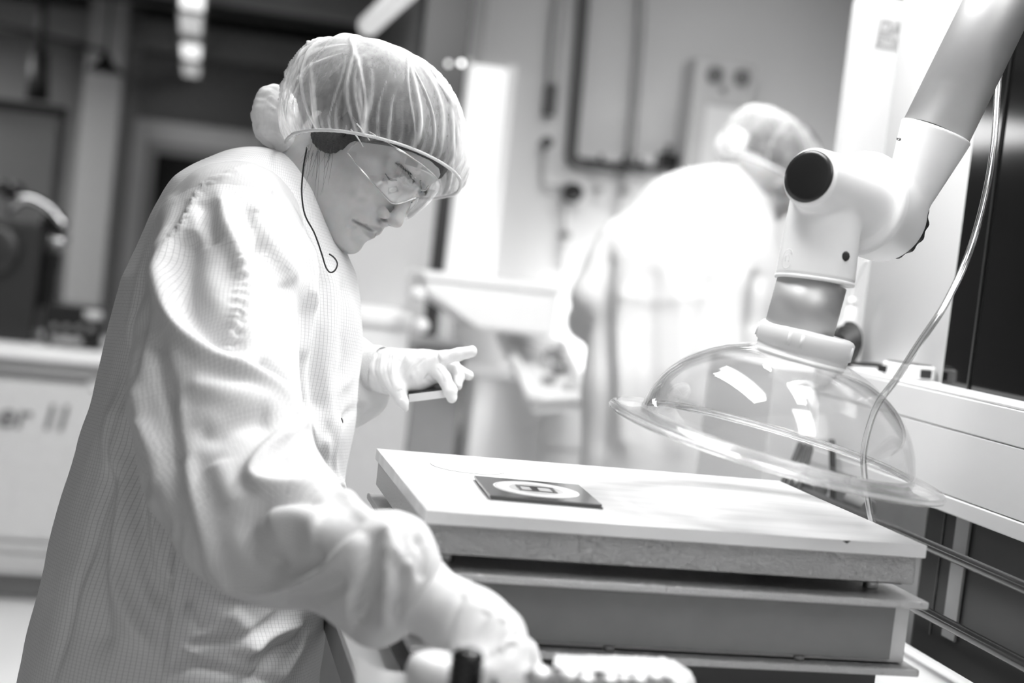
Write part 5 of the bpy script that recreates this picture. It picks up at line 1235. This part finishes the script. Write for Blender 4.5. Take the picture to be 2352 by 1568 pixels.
tr_ = thing('piece_tray', 'low grey tray under the heap of shiny metal pieces', 'tray', (at(1370, 1568, Y=1.02)[0], 1.02, .951))
ca = at(1370, 1568, Y=1.02); bx('tray_body', (ca[0]-.075, .97, .951), (ca[0]+.065, 1.055, ca[2]-.0065), M_GREY, tr_, bevel=.004)
# white zip bag near the fingers
def bag(p):
    c_ = at(1232, 1568, Y=1.10); return s_ell(p, c_-[0, 0, .03], (.020, .016, .042))+.002*vnoise(p, 160, 3)
c_ = at(1232, 1568, Y=1.10); V, Q = nets(bag, c_-[.05, .04, .1], c_+[.05, .04, .05], .0025)
q = fast_mesh('plastic_bag', V, Q, mat('bag_film', .62, .25)); props(q, 'crumpled pale plastic bag under the fingertips of near glove', 'bag')
# two blurred white blobs at right front: crumpled wipes
for i, (x, y, l_) in enumerate(((1712, 1575, 'small pale crumpled wipe right of the white pack'), (1890, 1580, 'larger pale crumpled wipe at the bottom right of bench'))):
    c_ = at(x, y, Z=.966); c_ = np.array([c_[0], c_[1], .966])
    V, Q = nets(lambda p: s_ell(p, c_, (.020+.012*i, .022, .014))+.003*vnoise(p, 130, 6+i), c_-.05, c_+.05, .0028)
    q = fast_mesh('wipe', V, Q, mat('wipe_cloth', .70, .6)); props(q, l_, 'wipe', 'crumpled wipes')
# ================================================================ LIGHT
def area(name, loc, rot, sx, sy, e, spread=None):
    l = bpy.data.lights.new(name, 'AREA'); l.shape = 'RECTANGLE'; l.size = sx; l.size_y = sy; l.energy = e
    if spread: l.spread = spread
    o_ = bpy.data.objects.new(name, l); COL.objects.link(o_); o_.location = loc; o_.rotation_euler = rot; return o_
# fluorescent fittings on the ceiling above the work area: real lamps with tubes
for i, (x, y, ln, e, l_) in enumerate(((.95, 1.0, 1.3, 18, 'ceiling lamp over the bench nearest the right wall'), (.35, 1.2, 1.3, 7, 'ceiling lamp over the aisle beside the bench'), (1.55, 3.1, 1.3, 3, 'ceiling lamp above the person in back'), (1.9, 3.3, 1.3, 2, 'ceiling lamp nearest the far pipe wall'))):
    t_ = thing('ceiling_lamp', l_, 'lamp', (x, y+ln/2, 2.7), 'lamps above the work area')
    bx('housing', (x-.09, y, 2.70), (x+.09, y+ln, 2.76), M_WHITE2, t_, bevel=.006)
    bx('diffuser', (x-.075, y+.03, 2.688), (x+.075, y+ln-.03, 2.6995), mat('work_diffuser%d' % i, .8, .4, emit=e), t_, bevel=.003)
    for yy in (.2, ln-.2): MB().rod((x, y+yy, 2.76), (x, y+yy, 2.9), .006, n=8).build('hanger', M_ALU, t_)
area('lamp_bench', (1.0, 1.75, 2.66), (math.radians(-4), math.radians(20), 0), .3, 1.0, 30)
area('fill_front', (.95, .35, 2.6), (math.radians(28), math.radians(4), 0), .5, .9, 10)  # added light without a fitting: lifts slab front, near sleeve and arm
area('lamp_back', (1.5, 3.1, 2.66), (math.radians(-12), 0, 0), .5, 1.0, 3, 2.0)
area('fill_mid', (.85, 2.5, 2.6), (math.radians(48), 0, 0), .9, .5, 10, 2.0)  # added fill tilted away from the camera, brightens sink and drawers
area('fill_floor', (-.5, 4.3, 2.5), (math.radians(8), 0, 0), 1.8, .6, 14, 1.9)  # added overhead fill that brightens the floor and the lettered panel
area('lamp_hall', (-1.6, 6.8, 2.3), (0, 0, 0), .8, 1.5, 34)
area('fill_low', (1.25, 4.35, .95), (math.radians(75), 0, 0), 1.3, .15, 44)  # unseen light added low down to brighten the lower middle wall
area('fill_aisle', (.25, 1.7, 2.66), (0, math.radians(-42), 0), .3, 1.2, 15, 2.1)  # extra light added to brighten the right wall, trunking and arm
w = bpy.data.worlds.new('world'); SC.world = w; w.use_nodes = True
w.node_tree.nodes['Background'].inputs[0].default_value = (1, 1, 1, 1); w.node_tree.nodes['Background'].inputs[1].default_value = .33
SC.view_settings.view_transform = 'Standard'; SC.view_settings.look = 'None'; SC.view_settings.exposure = .27; SC.view_settings.gamma = 1
SC.view_settings.use_curve_mapping = False
SC.cycles.max_bounces = 10; SC.cycles.transparent_max_bounces = 24; SC.cycles.use_denoising = True
SC.cycles.caustics_reflective = False; SC.cycles.caustics_refractive = False
